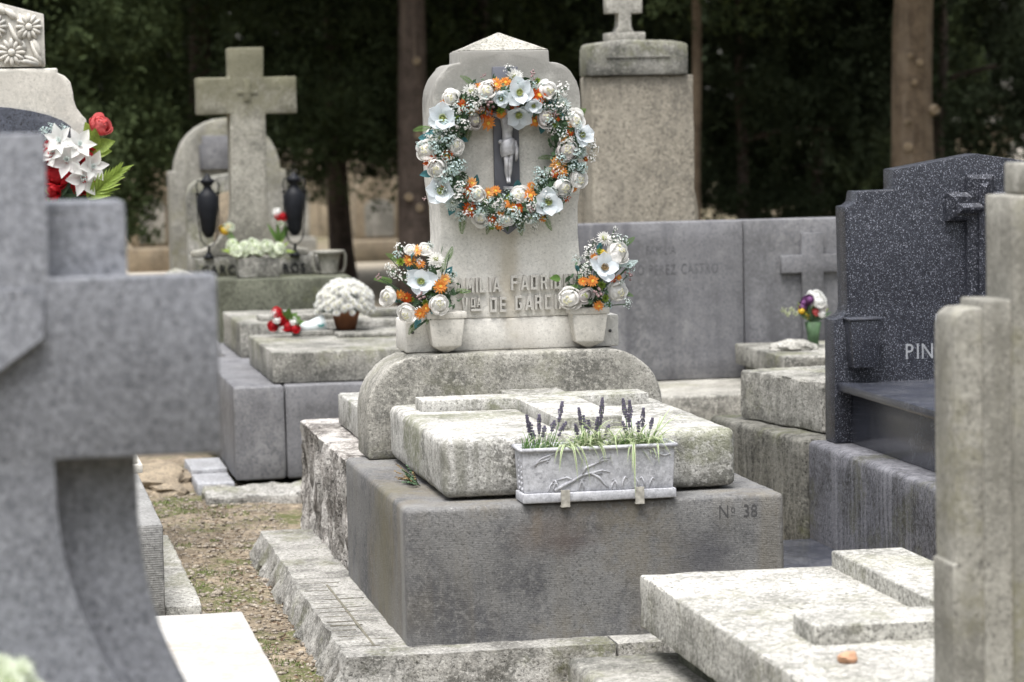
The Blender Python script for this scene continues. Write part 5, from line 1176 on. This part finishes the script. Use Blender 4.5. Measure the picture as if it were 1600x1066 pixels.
# ---- slate family wall
t = thing('slate_headstone', 'wide grey slate wall-headstone with faded FAMILIA inscription and relief cross', 'headstone', (2.4, 5, .42))
block('slate_panel', 1.15, 2.437, 5.0, 5.18, .425, 1.20, S['slate'], t, bevel=.005, amp=.001, cut=.1)
block('slate_panel', 2.442, 3.7, 5.002, 5.18, .425, 1.20, S['slate'], t, bevel=.005, amp=.001, cut=.1)
pr = [(2.73, .55), (2.84, .55), (2.84, .935), (2.945, .935), (2.945, 1.022), (2.84, 1.022), (2.84, 1.13), (2.73, 1.13), (2.73, 1.022), (2.625, 1.022), (2.625, .935), (2.73, .935)]
prism('relief_cross', pr, 4.972, 5.0015, S['slate'], t, bevel=.003)
text_part('FAMILIA', .062, 1.945, 4.9994, 1.045, M_engr_slate, t, 'engraved_letter', .0004, .62)
text_part('PIO PEREZ CASTRO', .072, 1.86, 4.9994, .945, M_engr_slate, t, 'engraved_letter', .0004, .62)
t = thing('slate_tomb', 'low stone step in front of the slate wall-headstone', 'tomb', (2.4, 4.7, 0))
block('base', 1.15, 3.7, 4.22, 5.25, -.02, .42, S['beige_dirty'], t, bevel=.01, amp=.003, cut=.1)
block('upper_slab', 2.37, 3.6, 4.05, 4.93, .50, .60, S['concrete'], t, bevel=.008, amp=.003, cut=.07)
block('slab_bed', 2.42, 3.6, 4.23, 4.93, .4205, .4995, S['concrete_green'], t, bevel=.006, amp=.002, cut=.08)
rk = thing('flat_rock', 'mossy flat rock in front of the relief cross', 'rock', (2.52, 4.42, .60))
bm = bmesh.new(); bmesh.ops.create_icosphere(bm, subdivisions=3, radius=1)
for v in bm.verts: q = v.co.copy(); v.co = Vector((q.x*.115, q.y*.07, max(-.15, q.z)*.042))*(1+.22*noise.noise(q*2.3))+Vector((2.52, 4.42, .61))
solid('stone', bm, S['concrete'], rk, bevel=0, amp=0)
t = thing('posy', 'small posy of white, purple and yellow flowers before slate wall', 'bouquet', (2.66, 4.6, .60))
m = MB(); m.lathe([(.025, .6005), (.03, .66), (.042, .72), (.038, .72)], 14, 0, Matrix.Translation((2.665, 4.58, 0))); m.build('holder', M_dkgreen, t, True)
for dx, dz, r, mt in ((.02, .235, .038, M_white), (.035, .215, .034, M_white), (.005, .24, .03, M_white), (-.03, .215, .026, M_purple), (-.045, .195, .024, M_purple), (-.02, .23, .022, M_purple), (-.03, .16, .026, M_yellowf), (-.055, .175, .018, M_yellowf), (.045, .16, .024, M_white), (.05, .19, .022, M_mauve_pet), (.02, .17, .022, M_pinkw)):
    flower('peony', Vector((2.655+dx, 4.55+random.uniform(-.02, .02), .60+dz)), r, (dx*6, -1, .5), mt, mt, t)
for i in range(16):
    a = rad(random.uniform(20, 165)); flower('blade', Vector((2.655, 4.57, .72)), random.uniform(.07, .12), (0, -1, .3), M_dkgreen if i % 2 else M_palmg, None, t, upv=(math.cos(a), random.uniform(-.3, .3), math.sin(a)))
for i in range(4): flower('sprig', Vector((2.575-.02*i, 4.56, .76+.02*(i % 2))), .018, (-.5, -1, .5), M_cream, M_palmg, t)

# ---- rough-hewn slab tomb behind the dark granite, turned a few degrees
t = thing('rough_tomb', 'rough weathered slab tomb with sooty base between pale ledger and dark granite', 'tomb', (1.86, 2.03, 0))
block('base_block', 1.86, 3.1, 2.03, 3.06, -.02, .45, S['sooty'], t, bevel=.02, seg=3, amp=.004, cut=.04)
o = block('rough_slab', 2.015, 2.95, 2.15, 2.86, .455, .655, S['concrete'], t, bevel=.008, amp=.006, freq=11, cut=.035); o.rotation_euler.z = rad(5.5)
o = block('raised_bar', 2.14, 2.6, 2.22, 2.36, .6555, .685, S['concrete'], t, bevel=.005, amp=.002, cut=.05); o.rotation_euler.z = rad(5.5)
t.rotation_euler.z = rad(6.5)

# ---- dark granite tomb
t = thing('granite_tomb', 'dark granite ledger on a rain-streaked slate base at right', 'tomb', (2.5, 1.2, 0))
block('base_block', 1.873, 3.15, -.35, 2.015, -.02, .45, S['slate_dark'], t, bevel=.022, seg=3, amp=.002, cut=.05)
block('side_panel', 2.0, 3.05, -.2, 1.845, .4505, .652, S['granite_plain'], t, bevel=.003, amp=0)
block('ledger', 1.945, 3.09, -.25, 1.848, .6525, .685, S['granite_plain'], t, bevel=.005, amp=0)
block('metal_step', 1.345, 1.868, .9, 1.95, -.03, .075, S['granite_plain'], t, bevel=.004, amp=0)
G = thing('granite_headstone', 'speckled dark granite headstone with a cross on a cross and letters PIN', 'headstone', (2.5, 1.93, .45))
gy = 1.852
side = [(1.895, .4515), (1.897, .925), (1.925, .932), (1.945, .95), (1.950, .985), (1.945, 1.33), (1.945, 1.355), (1.968, 1.358), (1.985, 1.372), (1.992, 1.412), (2.138, 1.414), (2.138, 1.492), (2.47, 1.545)]
side = [(a+.04, z) for a, z in side]
pr = side+[(2*2.51-a, z) for a, z in side[::-1][1:]]
prism('stele', pr, gy, gy+.13, S['granite_dark'], G, bevel=.005, seg=2)
# raised cross with bevelled ridge, the larger one behind
def ridge_cross(name, cxx, zc, arm, up_, dn, wd, ya, yb, parent, bev):
    a = wd/2
    pr = [(cxx-a, zc-dn), (cxx+a, zc-dn), (cxx+a, zc-a), (cxx+arm, zc-a), (cxx+arm, zc+a), (cxx+a, zc+a), (cxx+a, zc+up_), (cxx-a, zc+up_), (cxx-a, zc+a), (cxx-arm, zc+a), (cxx-arm, zc-a), (cxx-a, zc-a)]
    bm = bm_prism(pr, ya, yb); bm.normal_update()
    es = [e for e in bm.edges if all(abs(v.co.y-ya) < 1e-5 for v in e.verts)]
    return solid(name, bm, S['granite_dark'], parent, bevel=bev, seg=1, amp=0, bevel_edges=es, smooth=False)
ridge_cross('outer_cross', 2.515, 1.345, .135, .12, .52, .108, gy-.042, gy-.0005, G, .016)
ridge_cross('inner_cross', 2.52, 1.338, .105, .095, .46, .040, gy-.068, gy-.0425, G, .016)
pr = [(1.975, .925), (2.098, .925), (2.082, .745), (1.985, .745)]
prism('flower_holder', pr, gy-.085, gy-.0005, S['granite_dark'], G, bevel=.006)
block('holder_rim', 1.968, 2.105, gy-.09, gy-.0005, .9255, .935, S['granite_plain'], G, bevel=.003, amp=0)
text_part('PIN', .085, 2.215, gy-.001, .765, M_silver, G, 'inlaid_letter', .001, .82, 1.05)
text_part('F', .085, 2.335, gy-.001, .878, M_silver, G, 'inlaid_letter', .001, .82)

# ---- pale ledger, right foreground, with raised cross
t = thing('pale_ledger_tomb', 'pale mossy ledger with raised cross, right foreground', 'tomb', (1.1, -1.5, 0))
block('base_block', .40, 1.8, -2.9, -.47, -.03, .13, S['concrete'], t, bevel=.02, seg=3, amp=.004, cut=.05)
block('slab_bed', .70, 1.6, -2.6, -.62, .128, .208, S['concrete_green'], t, bevel=0, amp=0)
block('ledger', .625, 1.68, -2.75, -.465, .207, .362, S['pale'], t, bevel=.006, amp=.003, freq=14, cut=.035)
pr = [(1.20, -.50), (1.20, -1.50), (.79, -1.50), (.79, -1.70), (1.20, -1.70), (1.20, -2.3), (1.42, -2.3), (1.42, -1.70), (1.6, -1.70), (1.6, -1.50), (1.42, -1.50), (1.42, -.50)]
bm = bmesh.new(); A = [bm.verts.new((x, y, .358)) for x, y in pr]; B = [bm.verts.new((x, y, .412)) for x, y in pr]
bm.faces.new(A); bm.faces.new(B)
for i in range(len(pr)): bm.faces.new((A[i], A[(i+1) % len(pr)], B[(i+1) % len(pr)], B[i]))
bmesh.ops.recalc_face_normals(bm, faces=bm.faces[:])
solid('raised_cross', bm, S['pale'], t, bevel=.004, seg=1, amp=0)
rk = thing('loose_stone', 'small terracotta-pink stone lying on the pale ledger', 'rock', (.80, -1.95, .365))
bm = bmesh.new(); bmesh.ops.create_icosphere(bm, subdivisions=3, radius=1)
for v in bm.verts: q = v.co.copy(); v.co = Vector((q.x*.026, q.y*.02, q.z*.016))*(1+.3*noise.noise(q*1.6))+Vector((.80, -1.95, .376))
solid('stone', bm, plain('pink_stone', (.46, .27, .17), .8, .2, 40), rk, bevel=0, amp=0)

# ---- stepped stone stele, right edge foreground
t = thing('stepped_stele', 'blurred weathered stone stele with stepped shoulders at right edge', 'headstone', (1.15, -2.55, .36))
sx = 1.20; py0_, py1_ = -2.60, -2.46
def sym(prof): return [(sx+a, z) for a, z in prof]+[(sx-a, z) for a, z in prof[::-1]]
prism('shoulder', sym([(.358, .363), (.358, .70), (.35, .70), (.35, 1.225), (.343, 1.25), (.325, 1.264), (.29, 1.266)]), py0_, py1_, S['fgpillar'], t, bevel=.005, amp=.0012, cut=.05)
block('inner_shoulder', sx-.288, sx+.288, py0_-.012, py1_+.002, .363, 1.283, S['fgpillar'], t, bevel=.005, amp=.0012, cut=.05)
block('shaft', sx-.226, sx+.226, py0_-.03, py1_+.004, .363, 1.512, S['fgpillar'], t, bevel=.005, amp=.0012, cut=.05)
block('cap', sx-.186, sx+.186, py0_-.015, py1_-.01, 1.5135, 1.583, S['fgpillar'], t, bevel=.005, amp=.0012, cut=.04)

# ---- ground by the grey tomb: flagstones, footing, half-buried rock
for i, (y0_, y1_) in enumerate(((4.72, 5.12), (5.14, 5.6))):
    tag(block('flagstone', -.29, -.115, y0_, y1_, -.03, .045+.02*i, S['flag'], None, bevel=.006, amp=.002, cut=.05, loc=(-.2, y0_, 0)), ('pale flagstone beside grey tomb, the nearer one', 'pale flagstone beside grey tomb, the farther one')[i], 'flagstone', 'flagstones by the grey tomb')
o = block('footing_strip', -.27, 1.2, 4.30, 4.715, -.06, .035, S['kerb'], None, bevel=.012, seg=2, amp=.016, freq=13, cut=.025, loc=(.4, 4.4, 0)); tag(o, 'crumbling concrete footing at the foot of the grey tomb', 'footing')
rk = thing('half_buried_rock', 'brown rock half sunk in the earth left of the flagstones', 'rock', (-.55, 5.2, 0))
bm = bmesh.new(); bmesh.ops.create_icosphere(bm, subdivisions=4, radius=1)
for v in bm.verts: q = v.co.copy(); v.co = Vector((q.x*.30, q.y*.5, q.z*.09))*(1+.25*noise.noise(q*1.8)+.08*noise.noise(q*6))+Vector((-.55, 5.2, .0))
solid('rock', bm, S['sandstone'], rk, bevel=0, amp=0)
